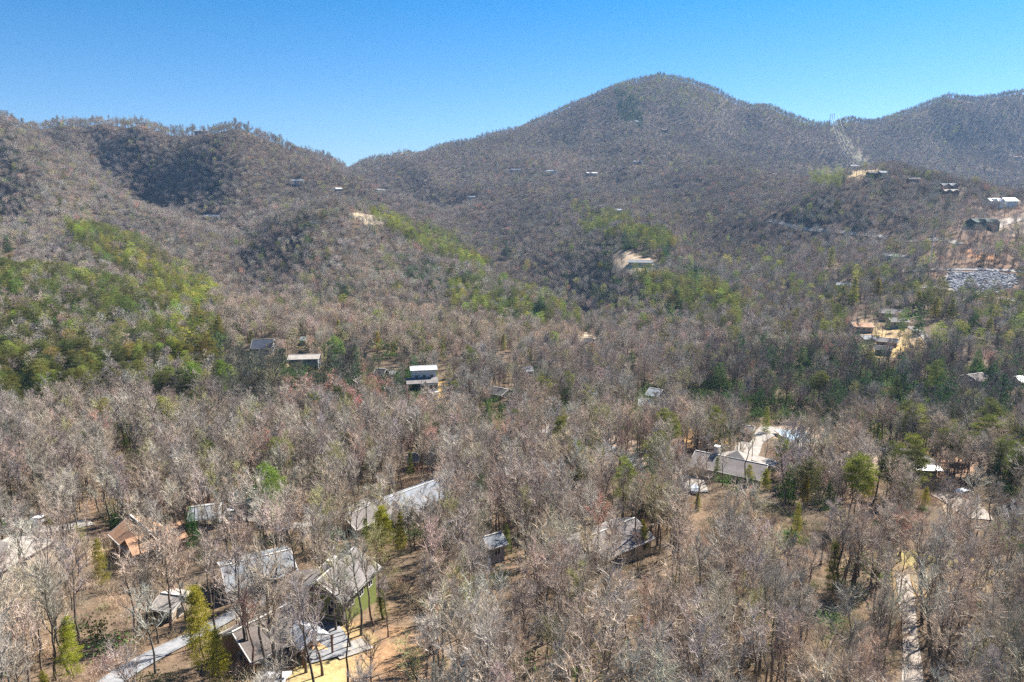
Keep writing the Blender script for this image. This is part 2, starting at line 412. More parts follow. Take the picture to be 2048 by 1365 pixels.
def dome_tree(seed, H=17.0, R=4.6, base=0.38, n_=420, sw=0.06, sl=1.2, limbs=7):
    r = np.random.RandomState(seed); trunk, crown = Geo(), Geo()
    cz = H * (base + 1) / 2; hz = H * (1 - base) / 2
    trunk.tube([(0, 0, 0), (r.normal(0, .2), r.normal(0, .2), H * base), (r.normal(0, .5), r.normal(0, .5), H * 0.8)], [0.2, 0.15, 0.04], 3)
    lob = unit(r.normal(0, 1, (5, 3))) * np.array([R * .45, R * .45, hz * .4])
    for i in range(limbs):
        a = i * 2.4 + r.rand(); e = r.uniform(0.5, 1.1); L = R * 0.95
        crown.tube([(0, 0, H * (base + 0.02 * i)), (math.cos(a) * L * .4, math.sin(a) * L * .4, H * base + hz * e * .7), (math.cos(a) * L * .75, math.sin(a) * L * .75, H * base + hz * e * 1.25)], [0.10, 0.06, 0.02], 3)
    d = unit(r.normal(0, 1, (n_, 3))); rad = r.rand(n_) ** 0.42
    c0 = lob[r.randint(0, 5, n_)]
    P = c0 + d * rad[:, None] * np.array([R * .62, R * .62, hz * .62]) + np.array([0, 0, cz])
    up = np.array([0, 0, H * base - 0.5])
    D = unit(unit(P - up) * 0.9 + r.normal(0, 0.45, (n_, 3))) * (sl * r.uniform(0.6, 1.3, n_))[:, None]
    W = unit(np.cross(D, r.normal(0, 1, (n_, 3)))) * (sw * r.uniform(0.7, 1.4, n_))[:, None]
    crown.tris(P - D * 0.5, D, W)
    return trunk, crown

def pine_tree(seed, H=18.0, start=0.4, R=3.2, conical=False, puffs=150, per=26, size=0.62, lw=0.05, lod=0):
    r = np.random.RandomState(seed)
    trunk, crown = Geo(), Geo()
    k = 7; t = np.linspace(0, 1, k); wig = np.cumsum(r.normal(0, 0.006 if conical else 0.012, (k, 2)), 0)
    pts = np.stack([wig[:, 0] * H, wig[:, 1] * H, t * H * 0.98], 1); pts[0, :2] = 0
    rad = H * 0.012 * (1 - 0.92 * t)
    trunk.tube(pts, rad, 6 if lod == 0 else 3)
    s = start + (0.985 - start) * (r.rand(puffs) if not conical else 1 - np.sqrt(1 - r.rand(puffs) * 0.985))
    if conical: prof = (1 - (s - start) / (1 - start)) * 0.95 + 0.05
    else:
        q = (s - start) / (1 - start); prof = np.clip(1.25 * np.sqrt(np.clip(1 - q ** 2.2, 0, 1)) * (0.55 + 0.6 * q ** 0.35), 0.12, 1.1)
        if start < 0.2: prof = np.clip(1.1 * (1 - q) ** 0.6 * (0.75 + 0.5 * np.abs(np.sin(q * 17 + seed))), 0.06, 1.1)
        lay = np.round(s * 11) / 11; s = np.where(r.rand(puffs) < 0.7, lay + r.normal(0, 0.008, puffs), s)
    an = r.rand(puffs) * 6.283
    side = 1 + 0.25 * np.sin(an * 2 + seed) + 0.22 * np.sin(an * 3 + s * 14 + seed * 2)
    rr = R * prof * side * (r.uniform(0.45, 1.0, puffs) if not conical else r.uniform(0.35, 1.0, puffs) ** 0.6)
    cx = np.interp(s, t, pts[:, 0]); cyy = np.interp(s, t, pts[:, 1])
    C0 = np.stack([cx, cyy, s * H], 1)
    tipz = (0.12 if not conical else -0.28) * rr
    PC = C0 + np.stack([np.cos(an) * rr, np.sin(an) * rr, tipz], 1)
    # branches
    nb = min(puffs, 70 if lod == 0 else 10)
    for i in range(nb):
        crown_b = [C0[i], (C0[i] + PC[i]) / 2 + (0, 0, -0.1), PC[i]]
        trunk.tube(crown_b, [0.05, 0.035, 0.015], 3)
    N = puffs * per
    c = np.repeat(PC, per, 0); out = np.repeat(unit(PC - C0 + 1e-6), per, 0)
    g = r.normal(0, 1, (N, 3)) * np.array([size, size, size * (0.36 if not conical else 0.3)])
    P = c + g
    D = unit(out * 0.9 + r.normal(0, 0.6, (N, 3)) + np.array([0, 0, 0.25 if not conical else -0.25])) * (size * 0.75 * r.uniform(0.6, 1.3, N))[:, None]
    W = unit(np.cross(D, r.normal(0, 1, (N, 3)))) * (lw * r.uniform(0.7, 1.4, N))[:, None]
    crown.tris(P, D, W)
    return trunk, crown

def shrub(seed, H=2.6, R=2.0, nleaf=220, size=0.3):
    r = np.random.RandomState(seed); g = Geo()
    nl = 5
    cc = np.stack([r.normal(0, R * 0.45, nl), r.normal(0, R * 0.45, nl), r.uniform(0.4, 0.75, nl) * H], 1)
    P = cc[r.randint(0, nl, nleaf)] + r.normal(0, 1, (nleaf, 3)) * np.array([R * 0.36, R * 0.36, H * 0.2])
    P[:, 2] = np.maximum(P[:, 2], 0.1)
    D = unit(r.normal(0, 1, (nleaf, 3)) + np.array([0, 0, 0.4])) * (size * r.uniform(0.6, 1.3, nleaf))[:, None]
    W = unit(np.cross(D, r.normal(0, 1, (nleaf, 3)))) * size * 0.42
    g.tris(P, D, W)
    for i in range(4): g.tube([np.zeros(3), cc[i] * 0.6, cc[i]], [0.06, 0.04, 0.02], 3)
    return g

SHAPES = [  # fork, spread, limbs, word
    (0.45, 0.50, 12, 'forked'), (0.62, 0.36, 10, 'straight-stemmed'), (0.30, 0.62, 13, 'broad-crowned'), (0.52, 0.44, 11, 'slender'),
    (0.38, 0.55, 13, 'round-crowned'), (0.66, 0.32, 9, 'high-crowned'), (0.34, 0.48, 12, 'many-limbed'), (0.55, 0.52, 12, 'open-crowned')]
NEAR = []
for i, (fk, sp, lb, w) in enumerate(SHAPES):
    a, b_ = bare_tree(100 + i, 18, min(fk + 0.06, .7), sp * 0.70, lb, 9, 1100, 0.0155, 1.15)
    NEAR.append((a.mesh('trunk_%s' % w, M_TRUNK), b_.mesh('crown_%s' % w, M_TWIG), w))
def joined(g1, g2, name, m1, m2):
    n1 = g1.n; V = np.concatenate(g1.v + g2.v); T1 = np.concatenate(g1.t); T2 = np.concatenate(g2.t) + n1
    me = mesh_np(name, V, np.concatenate([T1, T2]), m1); me.materials.append(m2)
    me.polygons.foreach_set('material_index', np.concatenate([np.zeros(len(T1), np.int32), np.ones(len(T2), np.int32)]))
    return me
def proto_collection(name, meshes):
    c = bpy.data.collections.new(name)
    for i, me in enumerate(meshes):
        o = bpy.data.objects.new('%s_%02d' % (name, i), me); c.objects.link(o)
    return c
bare_protos = []
for i, (fk, sp, lb, w) in enumerate(SHAPES):                                           # 0-7 near
    a, b_ = bare_tree(100 + i, 18, min(fk + 0.06, .7), sp * 0.70, lb, 9, 1100, 0.0155, 1.15); bare_protos.append(joined(a, b_, 'bare_near', M_TRUNK, M_TWIG))
for i, (fk, sp, lb, w) in enumerate(SHAPES[:7]):                                       # 8-14 middle
    a, b_ = bare_tree(200 + i, 18, min(fk + 0.03, .66), sp * 0.86, lb, 5, 850, 0.04, 1.2, lod=1); bare_protos.append(joined(a, b_, 'bare_mid', M_TRUNK, M_TWIG))
for i, (fk, sp, lb, w) in enumerate(SHAPES[:6]):                                       # 15-20 far, 21-24 middle with round crowns
    a, b_ = dome_tree(300 + i, 16, (4.6, 4.0, 5.2, 4.4, 4.9, 3.8)[i], (.34, .4, .3, .42, .36, .45)[i], 560, 0.06, 1.15); bare_protos.append(joined(a, b_, 'bare_far', M_TRUNK, M_TWIG))
for i in range(4):
    a, b_ = dome_tree(340 + i, 17, (3.4, 3.9, 3.1, 3.6)[i], (.40, .34, .46, .5)[i], 1300, 0.026, 1.0, 9); bare_protos.append(joined(a, b_, 'bare_round', M_TRUNK, M_TWIG))
BARE_COL = proto_collection('bare_stock', bare_protos)

PINE_NEAR = []
for i in range(5):
    a, b_ = pine_tree(400 + i, 18, (0.34, 0.5, 0.42, 0.28, 0.55)[i], (3.0, 2.6, 3.3, 2.8, 3.0)[i], False, 170, 42, 0.50, 0.07)
    PINE_NEAR.append((a.mesh('pine_trunk', M_TRUNK), b_.mesh('pine_crown', M_NEEDLE)))
for i in range(3):
    a, b_ = pine_tree(450 + i, 18, (0.10, 0.16, 0.06)[i], (3.0, 2.7, 3.2)[i], False, 260, 40, 0.45, 0.065)
    PINE_NEAR.append((a.mesh('pine_trunk', M_TRUNK), b_.mesh('pine_crown', M_NEEDLE)))
HEM_NEAR = []
for i in range(4):
    a, b_ = pine_tree(500 + i, 18, 0.06, (3.6, 4.2, 3.2, 3.9)[i], True, 300, 24, 0.42, 0.075)
    HEM_NEAR.append((a.mesh('hemlock_trunk', M_TRUNK), b_.mesh('hemlock_crown', M_HEMLOCK)))
ever_protos = []
for i in range(5):                                                                     # 0-4 pine mid
    a, b_ = pine_tree(600 + i, 17, (0.3, 0.42, 0.36, 0.25, 0.45)[i], 3.0, False, 85, 15, 0.52, 0.15, lod=1); ever_protos.append(joined(a, b_, 'pine_mid', M_TRUNK, M_NEEDLE))
for i in range(3):                                                                     # 5-7 pine far
    a, b_ = pine_tree(620 + i, 16, 0.25, 3.2, False, 44, 9, 0.7, 0.26, lod=1); ever_protos.append(joined(a, b_, 'pine_far', M_TRUNK, M_NEEDLE))
for i in range(3):                                                                     # 8-10 hemlock
    a, b_ = pine_tree(640 + i, 17, 0.05, 3.8, True, 120, 8, 0.55, 0.22, lod=1); ever_protos.append(joined(a, b_, 'hemlock_mid', M_TRUNK, M_HEMLOCK))
EVER_COL = proto_collection('evergreen_stock', ever_protos)
shrub_protos = []
for i in range(4): shrub_protos.append(shrub(700 + i, 2.8, 2.0, 260, 0.30).mesh('shrub', M_LEAF))
for i in range(3): shrub_protos.append(shrub(720 + i, 4.5, 3.6, 90, 0.9).mesh('shrub', M_LEAF))
for i in range(3):  # leafless brush 7-9
    g = Geo(); r = np.random.RandomState(740 + i); nn = 260
    P = r.normal(0, 1, (nn, 3)) * np.array([1.0, 1.0, 0]) ; P[:, 2] = r.uniform(0, 1.6, nn)
    D = unit(r.normal(0, 0.45, (nn, 3)) + np.array([0, 0, 1])) * r.uniform(0.8, 2.2, nn)[:, None]; W = unit(np.cross(D, r.normal(0, 1, (nn, 3)))) * 0.02
    g.tris(P, D, W); shrub_protos.append(g.mesh('brush', M_TWIG))
SHRUB_COL = proto_collection('shrub_stock', shrub_protos)

# ---------------------------------------------------------------- geometry nodes scatter (stuff only)
def scatter(name, P, variant, rotz, scl, tintc, collection, label, cat):
    n_ = len(P)
    me = bpy.data.meshes.new(name); me.vertices.add(n_); me.vertices.foreach_set('co', np.asarray(P, np.float32).ravel())
    def attr(nm, ty, arr, key):
        a = me.attributes.new(nm, ty, 'POINT'); a.data.foreach_set(key, np.ascontiguousarray(arr).ravel())
    attr('variant', 'INT', np.asarray(variant, np.int32), 'value')
    rot = np.zeros((n_, 3), np.float32); rot[:, 2] = rotz; rot[:, :2] = RNG.normal(0, 0.035, (n_, 2))
    attr('turn', 'FLOAT_VECTOR', rot, 'vector')
    attr('size', 'FLOAT_VECTOR', np.asarray(scl, np.float32), 'vector')
    attr('tint', 'FLOAT_COLOR', np.concatenate([tintc, np.ones((n_, 1))], 1).astype(np.float32), 'color')
    o = link(name, me)
    g = bpy.data.node_groups.new(name, 'GeometryNodeTree')
    g.interface.new_socket('Geometry', in_out='INPUT', socket_type='NodeSocketGeometry'); g.interface.new_socket('Geometry', in_out='OUTPUT', socket_type='NodeSocketGeometry')
    N = g.nodes; gi = N.new('NodeGroupInput'); go = N.new('NodeGroupOutput'); ip = N.new('GeometryNodeInstanceOnPoints'); ci = N.new('GeometryNodeCollectionInfo')
    ci.inputs[0].default_value = collection; ci.inputs['Separate Children'].default_value = True; ci.inputs['Reset Children'].default_value = True
    def named(nm, ty):
        a = N.new('GeometryNodeInputNamedAttribute'); a.data_type = ty; a.inputs['Name'].default_value = nm; return a.outputs['Attribute']
    L = g.links
    L.new(gi.outputs[0], ip.inputs['Points']); L.new(ci.outputs[0], ip.inputs['Instance']); ip.inputs['Pick Instance'].default_value = True
    L.new(named('variant', 'INT'), ip.inputs['Instance Index']); L.new(named('turn', 'FLOAT_VECTOR'), ip.inputs['Rotation']); L.new(named('size', 'FLOAT_VECTOR'), ip.inputs['Scale'])
    L.new(ip.outputs[0], go.inputs[0])
    md = o.modifiers.new('scatter', 'NODES'); md.node_group = g
    tag(o, label, cat, kind='stuff')
    return o

# ---------------------------------------------------------------- buildings, roads, small things
def roof_mat(name, c1, c2, rough=0.9, spec=0.2):
    m, n, l, b = new_mat(name, rough, spec)
    tc = n.new('ShaderNodeTexCoord'); nz = n.new('ShaderNodeTexNoise'); nz.inputs['Scale'].default_value = 3.2; nz.inputs['Detail'].default_value = 8; nz.inputs['Roughness'].default_value = 0.8
    n2 = n.new('ShaderNodeTexNoise'); n2.inputs['Scale'].default_value = 0.35; n2.inputs['Detail'].default_value = 3
    rp = n.new('ShaderNodeValToRGB'); rp.color_ramp.elements[0].position = 0.32; rp.color_ramp.elements[0].color = (*c1, 1); rp.color_ramp.elements[1].position = 0.7; rp.color_ramp.elements[1].color = (*c2, 1)
    r2 = n.new('ShaderNodeMapRange'); r2.inputs[1].default_value = 0.3; r2.inputs[2].default_value = 0.7; r2.inputs[3].default_value = 0.78; r2.inputs[4].default_value = 1.15
    wv = n.new('ShaderNodeTexBrick'); wv.inputs['Scale'].default_value = 1.0; wv.inputs['Brick Width'].default_value = 0.9; wv.inputs['Row Height'].default_value = 0.28; wv.inputs['Mortar Size'].default_value = 0.02
    wv.inputs['Color1'].default_value = (1, 1, 1, 1); wv.inputs['Color2'].default_value = (0.86, 0.86, 0.86, 1); wv.inputs['Mortar'].default_value = (0.6, 0.6, 0.6, 1)
    ma = n.new('ShaderNodeMix'); ma.data_type = 'RGBA'; ma.blend_type = 'MULTIPLY'; ma.inputs[0].default_value = 1
    vs = n.new('ShaderNodeVectorMath'); vs.operation = 'SCALE'
    l.new(tc.outputs['Object'], nz.inputs['Vector']); l.new(tc.outputs['Object'], n2.inputs['Vector']); l.new(tc.outputs['Object'], wv.inputs['Vector'])
    l.new(nz.outputs['Fac'], rp.inputs[0]); l.new(n2.outputs['Fac'], r2.inputs[0]); l.new(rp.outputs[0], ma.inputs[6]); l.new(wv.outputs['Color'], ma.inputs[7])
    l.new(ma.outputs[2], vs.inputs[0]); l.new(r2.outputs[0], vs.inputs['Scale']); l.new(vs.outputs[0], b.inputs['Base Color'])
    bp = n.new('ShaderNodeBump'); bp.inputs['Strength'].default_value = 0.4; bp.inputs['Distance'].default_value = 0.05; l.new(nz.outputs['Fac'], bp.inputs['Height']); l.new(bp.outputs[0], b.inputs['Normal'])
    return m
def plain_mat(name, c, rough=0.7, spec=0.3): return noise_mat(name, tuple(v * 0.82 for v in c), tuple(v * 1.12 for v in c), 2.5, rough, 5, spec=spec)
RM = {
    'greybrown': roof_mat('grey_brown_shingles', (0.17, 0.15, 0.145), (0.27, 0.245, 0.235)),
    'brown': roof_mat('brown_shingles', (0.12, 0.10, 0.09), (0.20, 0.17, 0.155)),
    'slate': roof_mat('blue_grey_shingles', (0.20, 0.22, 0.25), (0.33, 0.35, 0.39)),
    'pale': roof_mat('pale_metal_roof', (0.19, 0.205, 0.225), (0.30, 0.32, 0.34), 0.8),
    'cedar': roof_mat('orange_brown_shingles', (0.36, 0.20, 0.12), (0.56, 0.34, 0.21)),
    'beige': roof_mat('beige_shingles', (0.32, 0.285, 0.25), (0.46, 0.41, 0.37)),
    'navy': roof_mat('dark_blue_panels', (0.035, 0.04, 0.06), (0.10, 0.11, 0.14), 0.5, 0.4),
    'white': roof_mat('white_metal_roof', (0.50, 0.51, 0.53), (0.64, 0.64, 0.65), 0.45, 0.4),
    'dark': roof_mat('dark_shingles', (0.06, 0.055, 0.055), (0.11, 0.10, 0.10)),
    'green': roof_mat('dark_green_metal', (0.05, 0.075, 0.06), (0.10, 0.13, 0.11)),
    'red': roof_mat('faded_red_roof', (0.40, 0.17, 0.13), (0.55, 0.27, 0.21)),
}
WM = {
    'green': plain_mat('olive_green_siding', (0.16, 0.19, 0.055)), 'brown': plain_mat('brown_siding', (0.13, 0.075, 0.05)), 'tan': plain_mat('tan_siding', (0.42, 0.34, 0.26)),
    'grey': plain_mat('grey_siding', (0.26, 0.27, 0.28)), 'white': plain_mat('white_siding', (0.70, 0.70, 0.68)), 'wood': plain_mat('weathered_wood_siding', (0.20, 0.13, 0.09)),
    'trim': plain_mat('white_trim', (0.52, 0.50, 0.47)), 'deck': plain_mat('deck_boards', (0.60, 0.36, 0.15)), 'post': plain_mat('dark_timber', (0.13, 0.06, 0.035)),
    'stone': noise_mat('stone_chimney', (0.16, 0.14, 0.12), (0.42, 0.38, 0.33), 3.0), 'darkgreen': plain_mat('dark_green_siding', (0.05, 0.07, 0.05)),
}
gmat, n, l, b = new_mat('window_glass', 0.08, 0.6); b.inputs['Base Color'].default_value = (0.02, 0.025, 0.03, 1)
M_GLASS = gmat

class Box:
    def __init__(s): s.v = []; s.f = []
    def poly(s, pts): k = len(s.v); s.v += [tuple(p) for p in pts]; s.f.append(list(range(k, k + len(pts)))); return s
    def box(s, c, d, tilt=None):
        x, y, z = c; a, b_, e = d[0] / 2, d[1] / 2, d[2] / 2; k = len(s.v)
        for sx, sy, sz in ((-1,-1,-1),(1,-1,-1),(1,1,-1),(-1,1,-1),(-1,-1,1),(1,-1,1),(1,1,1),(-1,1,1)): s.v.append((x + sx * a, y + sy * b_, z + sz * e))
        for q in ((0,3,2,1),(4,5,6,7),(0,1,5,4),(1,2,6,5),(2,3,7,6),(3,0,4,7)): s.f.append([k + i for i in q])
        return s
    def slab(s, quad, th):
        """quad of 4 points (outer surface), thickened downward along its normal."""
        p = [Vector(q) for q in quad]; nn = (p[1] - p[0]).cross(p[3] - p[0]).normalized()
        if nn.z < 0: nn = -nn
        q = [w - nn * th for w in p]; k = len(s.v)
        s.v += [tuple(w) for w in p + q]
        s.f += [[k, k+1, k+2, k+3], [k+7, k+6, k+5, k+4], [k, k+4, k+5, k+1], [k+1, k+5, k+6, k+2], [k+2, k+6, k+7, k+3], [k+3, k+7, k+4, k]]
        return s
    def obj(s, name, mat, parent=None):
        me = bpy.data.meshes.new(name); me.from_pydata(s.v, [], s.f); me.update(); me.materials.append(mat)
        return link(name, me, parent)

def window(parent, x, y, z, ax, w=1.0, h=1.3, double=False):
    """ax: outward axis of the wall, one of '-y', '+y', '-x', '+x'; x, y on the wall face."""
    sg = -1 if ax[0] == '-' else 1; t = 0.09; fr = Box(); pn = Box()
    def put(bx, du, dz, su, sz, off, th):
        if ax[1] == 'y': bx.box((x + du, y + sg * off, z + dz), (su, th, sz))
        else: bx.box((x + sg * off, y + du, z + dz), (th, su, sz))
    put(fr, 0, h / 2 + t / 2, w + 2 * t, t, 0.04, 0.10); put(fr, 0, -h / 2 - t / 2, w + 2 * t, t, 0.04, 0.10)
    put(fr, -w / 2 - t / 2, 0, t, h, 0.04, 0.10); put(fr, w / 2 + t / 2, 0, t, h, 0.04, 0.10)
    if double: put(fr, 0, 0, 0.07, h, 0.045, 0.08)
    put(pn, 0, 0, w, h, 0.0, 0.05)
    f = fr.obj('window', WM['trim'], parent); pn.obj('pane', M_GLASS, f)

TARGETS = []; HOUSES = []   # (x, y, radius, px, py) keep-out for trees
def house(name, ridge, hr, W, rise, roof, wall, label, cat='house', over=0.5, ext=0.0, wins=3, chimney=None, hip=0.0, storey=1, group=None, door=False, base_drop=3.0, fascia=True, keepf=1.0):
    """ridge: the two ends of the roof ridge as seen (px, py); hr: ridge height over the ground; W: width across; rise: ridge above eaves."""
    if at_h(*ridge[0], hr)[1] < 215: hr *= 0.86; W *= 0.74; rise *= 0.72; over *= 0.8; ext *= 0.5; hip *= 0.8
    a = at_h(*ridge[0], hr); b_ = at_h(*ridge[1], hr)
    cx, cyy = (a[0] + b_[0]) / 2, (a[1] + b_[1]) / 2
    dx, dy = b_[0] - a[0], b_[1] - a[1]
    L = min(math.hypot(dx, dy), 3.2 * W) + ext; yaw = math.atan2(dy, dx)
    if yaw > math.pi / 2: yaw -= math.pi
    if yaw <= -math.pi / 2: yaw += math.pi
    gz = (a[2] + b_[2]) / 2 - hr
    root = link(name, None, None, (cx, cyy, gz), yaw)
    tag(root, label, cat, group)
    HOUSES.append((cx, cyy, max(L, W) / 2 + 1.5, yaw, L / 2 + 0.3, W / 2 + 0.3))
    mp = ((ridge[0][0] + ridge[1][0]) / 2, (ridge[0][1] + ridge[1][1]) / 2); hpx = max(abs(ridge[1][0] - ridge[0][0]) / 2, W * 0.3 * FPX / cyy * 0.5)
    TARGETS.append((mp[0], mp[1] + 0.35 * hr * FPX / cyy, cyy, hpx, keepf if cyy < 140 else keepf * (0.62 if cyy < 210 else 0.25)))
    if keepf < 0.2: TARGETS.append((mp[0], mp[1] + 1.0 * hr * FPX / cyy, cyy, hpx * 1.2, keepf))
    ze = hr - rise; hl, hw = L / 2, W / 2; bz = -base_drop
    wl_, ww = hl - over, hw - over
    k = ww / hw; zt = hr - rise * k - 0.12; pk = hr - 0.14
    w = Box()
    w.poly([(-wl_, -ww, bz), (wl_, -ww, bz), (wl_, -ww, zt), (-wl_, -ww, zt)]); w.poly([(wl_, ww, bz), (-wl_, ww, bz), (-wl_, ww, zt), (wl_, ww, zt)])
    if hip > 0:
        w.poly([(-wl_, ww, bz), (-wl_, -ww, bz), (-wl_, -ww, zt), (-wl_, ww, zt)]); w.poly([(wl_, -ww, bz), (wl_, ww, bz), (wl_, ww, zt), (wl_, -ww, zt)])
    else:
        w.poly([(-wl_, ww, bz), (-wl_, -ww, bz), (-wl_, -ww, zt), (-wl_, 0, pk), (-wl_, ww, zt)]); w.poly([(wl_, -ww, bz), (wl_, ww, bz), (wl_, ww, zt), (wl_, 0, pk), (wl_, -ww, zt)])
    w.obj('wall', WM[wall], root)
    rf = Box(); th = 0.18
    if hip > 0:
        e = min(hip, hl * 0.96); r0 = -hl + e; r1 = hl - e
        rf.poly([(-hl, -hw, ze), (hl, -hw, ze), (r1, 0, hr), (r0, 0, hr)]); rf.poly([(hl, hw, ze), (-hl, hw, ze), (r0, 0, hr), (r1, 0, hr)])
        rf.poly([(-hl, hw, ze), (-hl, -hw, ze), (r0, 0, hr)]); rf.poly([(hl, -hw, ze), (hl, hw, ze), (r1, 0, hr)])
        rf.poly([(-hl, -hw, ze - th), (-hl, hw, ze - th), (hl, hw, ze - th), (hl, -hw, ze - th)])
        for p, q in (((-hl, -hw), (hl, -hw)), ((hl, -hw), (hl, hw)), ((hl, hw), (-hl, hw)), ((-hl, hw), (-hl, -hw))): rf.poly([(*p, ze - th), (*q, ze - th), (*q, ze), (*p, ze)])
    else:
        rf.slab([(-hl, -hw, ze), (hl, -hw, ze), (hl, 0, hr), (-hl, 0, hr)], th); rf.slab([(hl, hw, ze), (-hl, hw, ze), (-hl, 0.0, hr - 0.004), (hl, 0.0, hr - 0.004)], th)
    ro = rf.obj('roof', RM[roof], root)
    if fascia:
        f = Box(); f.box((0, -hw - 0.05, ze - 0.10), (2 * hl + 0.2, 0.09, 0.22)); f.box((0, hw + 0.05, ze - 0.10), (2 * hl + 0.2, 0.09, 0.22))
        if hip <= 0:
            f.box((0, 0, hr + 0.06), (2 * hl + 0.1, 0.28, 0.07))
            for sx in (-1, 1):
                for sy in (-1, 1):
                    f.slab([(sx * (hl + 0.01), sy * hw, ze + 0.02), (sx * (hl + 0.13), sy * hw, ze + 0.02), (sx * (hl + 0.13), 0, hr + 0.02), (sx * (hl + 0.01), 0, hr + 0.02)], 0.26)
        if hip > 0:
            f = Box().box((0, -hw - 0.05, ze - 0.10), (2 * hl + 0.2, 0.09, 0.22)); f2 = Box().box((0, hw + 0.05, ze - 0.10), (2 * hl + 0.2, 0.09, 0.22)); f2.obj('fascia', WM['trim'], root)
        f.obj('fascia', WM['trim'], root)
    if chimney is not None:
        c = Box(); cx_, cy_ = chimney; c.box((cx_ * hl, cy_ * hw, hr - rise * abs(cy_) + 0.4), (0.9, 1.1, 2.4)); c.box((cx_ * hl, cy_ * hw, hr - rise * abs(cy_) + 1.67), (1.1, 1.3, 0.14))
        c.obj('chimney', WM['stone'] if wall != 'white' else WM['trim'], ro)
    if wins:
        for s_ in range(storey):
            zz = min(zt - 0.9, 1.5 + 2.7 * s_) if storey > 1 else zt - 1.15
            for i in range(wins):
                window(root, -wl_ + (i + 0.6) * 2 * wl_ / (wins + 0.2), -ww, zz, '-y', 1.1, 1.25, i % 2 == 0)
        for sx in (-1, 1): window(root, sx * wl_, -0.25 * ww, zt - 1.15, '-x' if sx < 0 else '+x', 1.0, 1.2)
    if door:
        d = Box(); d.box((wl_ * 0.15, -ww - 0.03, 1.05), (0.95, 0.08, 2.1)); dd = d.obj('door', WM['wood'], root)
        hnd = Box(); hnd.box((wl_ * 0.15 + 0.35, -ww - 0.09, 1.0), (0.08, 0.05, 0.08)); hnd.obj('handle', WM['trim'], dd)
    root['dims'] = [hl, hw, ze, hr, wl_, ww, zt]
    return root

def wing(root, cx, cy, along, L, W, hr, rise, roof, wall, name='wing'):
    """a lower wing or porch with its own ridge; along 'x' or 'y' in the house's frame. Its roof is a part, its wall too."""
    w = Box(); r = Box(); hl, hw = L / 2, W / 2; ze = hr - rise
    def T(p): return (cx + p[0], cy + p[1], p[2]) if along == 'x' else (cx - p[1], cy + p[0], p[2])
    a, b_ = hl - 0.4, hw - 0.4; zt = hr - rise * b_ / hw - 0.12
    if wall:
        for q in ([(-a, -b_, -3), (a, -b_, -3), (a, -b_, zt), (-a, -b_, zt)], [(a, b_, -3), (-a, b_, -3), (-a, b_, zt), (a, b_, zt)],
                  [(-a, b_, -3), (-a, -b_, -3), (-a, -b_, zt), (-a, 0, hr - 0.16), (-a, b_, zt)], [(a, -b_, -3), (a, b_, -3), (a, b_, zt), (a, 0, hr - 0.16), (a, -b_, zt)]):
            w.poly([T(p) for p in q])
        w.obj(name + '_wall', WM[wall], root)
    r.slab([T(p) for p in [(-hl, -hw, ze), (hl, -hw, ze), (hl, 0, hr), (-hl, 0, hr)]], 0.16); r.slab([T(p) for p in [(hl, hw, ze), (-hl, hw, ze), (-hl, 0, hr - 0.004), (hl, 0, hr - 0.004)]], 0.16)
    r.obj(name + '_roof', RM[roof], root)
    return zt

# ---- the green gabled house in front
h = house('house', ((636, 1150), (708, 1106)), 8.6, 11.5, 3.5, 'greybrown', 'green', 'olive green house with white trim and brown gable above the asphalt drive', keepf=0.75, wins=0, base_drop=4.0, over=0.7, ext=1.0)
hl, hw, ze, hr, wl_, ww, zt = h['dims']
g = Box(); g.poly([(-wl_ - 0.03, -ww, zt), (-wl_ - 0.03, 0, hr - 0.14), (-wl_ - 0.03, ww, zt)]); g.obj('gable', WM['brown'], h)
g = Box(); g.box((-wl_ - 0.06, 0, zt), (0.10, 2 * ww, 0.22)); g.box((-wl_ - 0.06, 0, zt - 3.6), (0.10, 2 * ww, 0.2)); g.box((-wl_ - 0.06, -ww, (zt - 3.6) / 1 + 1.8), (0.12, 0.2, 3.6)); g.obj('trim', WM['trim'], h)
for yy, zz, w_, h_ in ((ww * 0.45, zt - 1.3, 0.9, 0.9), (0.0, zt - 1.7, 0.9, 0.9), (-ww * 0.42, zt - 2.2, 0.8, 1.5), (ww * 0.15, zt + 1.1, 0.8, 1.2), (-ww * 0.15, zt + 1.1, 0.8, 1.2), (-ww * 0.55, zt - 1.2, 0.8, 1.0)):
    window(h, -wl_ - 0.02, yy, zz, '-x', w_, h_)
for i in range(3): window(h, -wl_ + (i + 0.7) * wl_ * 0.6, -ww, zt - 1.5, '-y', 1.1, 1.4, True)
dz = zt - 2.7; dx0 = -wl_ * 0.55; dyc = ww + 2.1
d = Box()
d.box((dx0, dyc, dz - 0.12), (wl_ * 0.9 + 1.6, 4.2, 0.12)); dk = d.obj('deck', WM['deck'], h)
for i in range(4):
    p = Box(); p.box((dx0 - wl_ * 0.45 - 0.6 + i * (wl_ * 0.9 + 1.2) / 3, dyc + 1.95, dz / 2 - 1.5 + 1.4), (0.22, 0.22, dz + 3.2 + 2.8)); p.obj('post', WM['post'], h)
p = Box(); p.box((dx0 - wl_ * 0.45 - 0.75, dyc, dz + 0.95), (0.08, 4.2, 0.1)); p.box((dx0, dyc + 2.08, dz + 0.95), (wl_ * 0.9 + 1.5, 0.08, 0.1)); p.obj('railing', WM['post'], h)
p = Box(); p.slab([(dx0 - wl_ * 0.5 - 0.6, ww, ze + 0.75), (dx0 + wl_ * 0.5 + 0.6, ww, ze + 0.75), (dx0 + wl_ * 0.5 + 0.6, ww + 4.6, ze - 0.5), (dx0 - wl_ * 0.5 - 0.6, ww + 4.6, ze - 0.5)], 0.14); p.obj('porch_roof', RM['brown'], h)
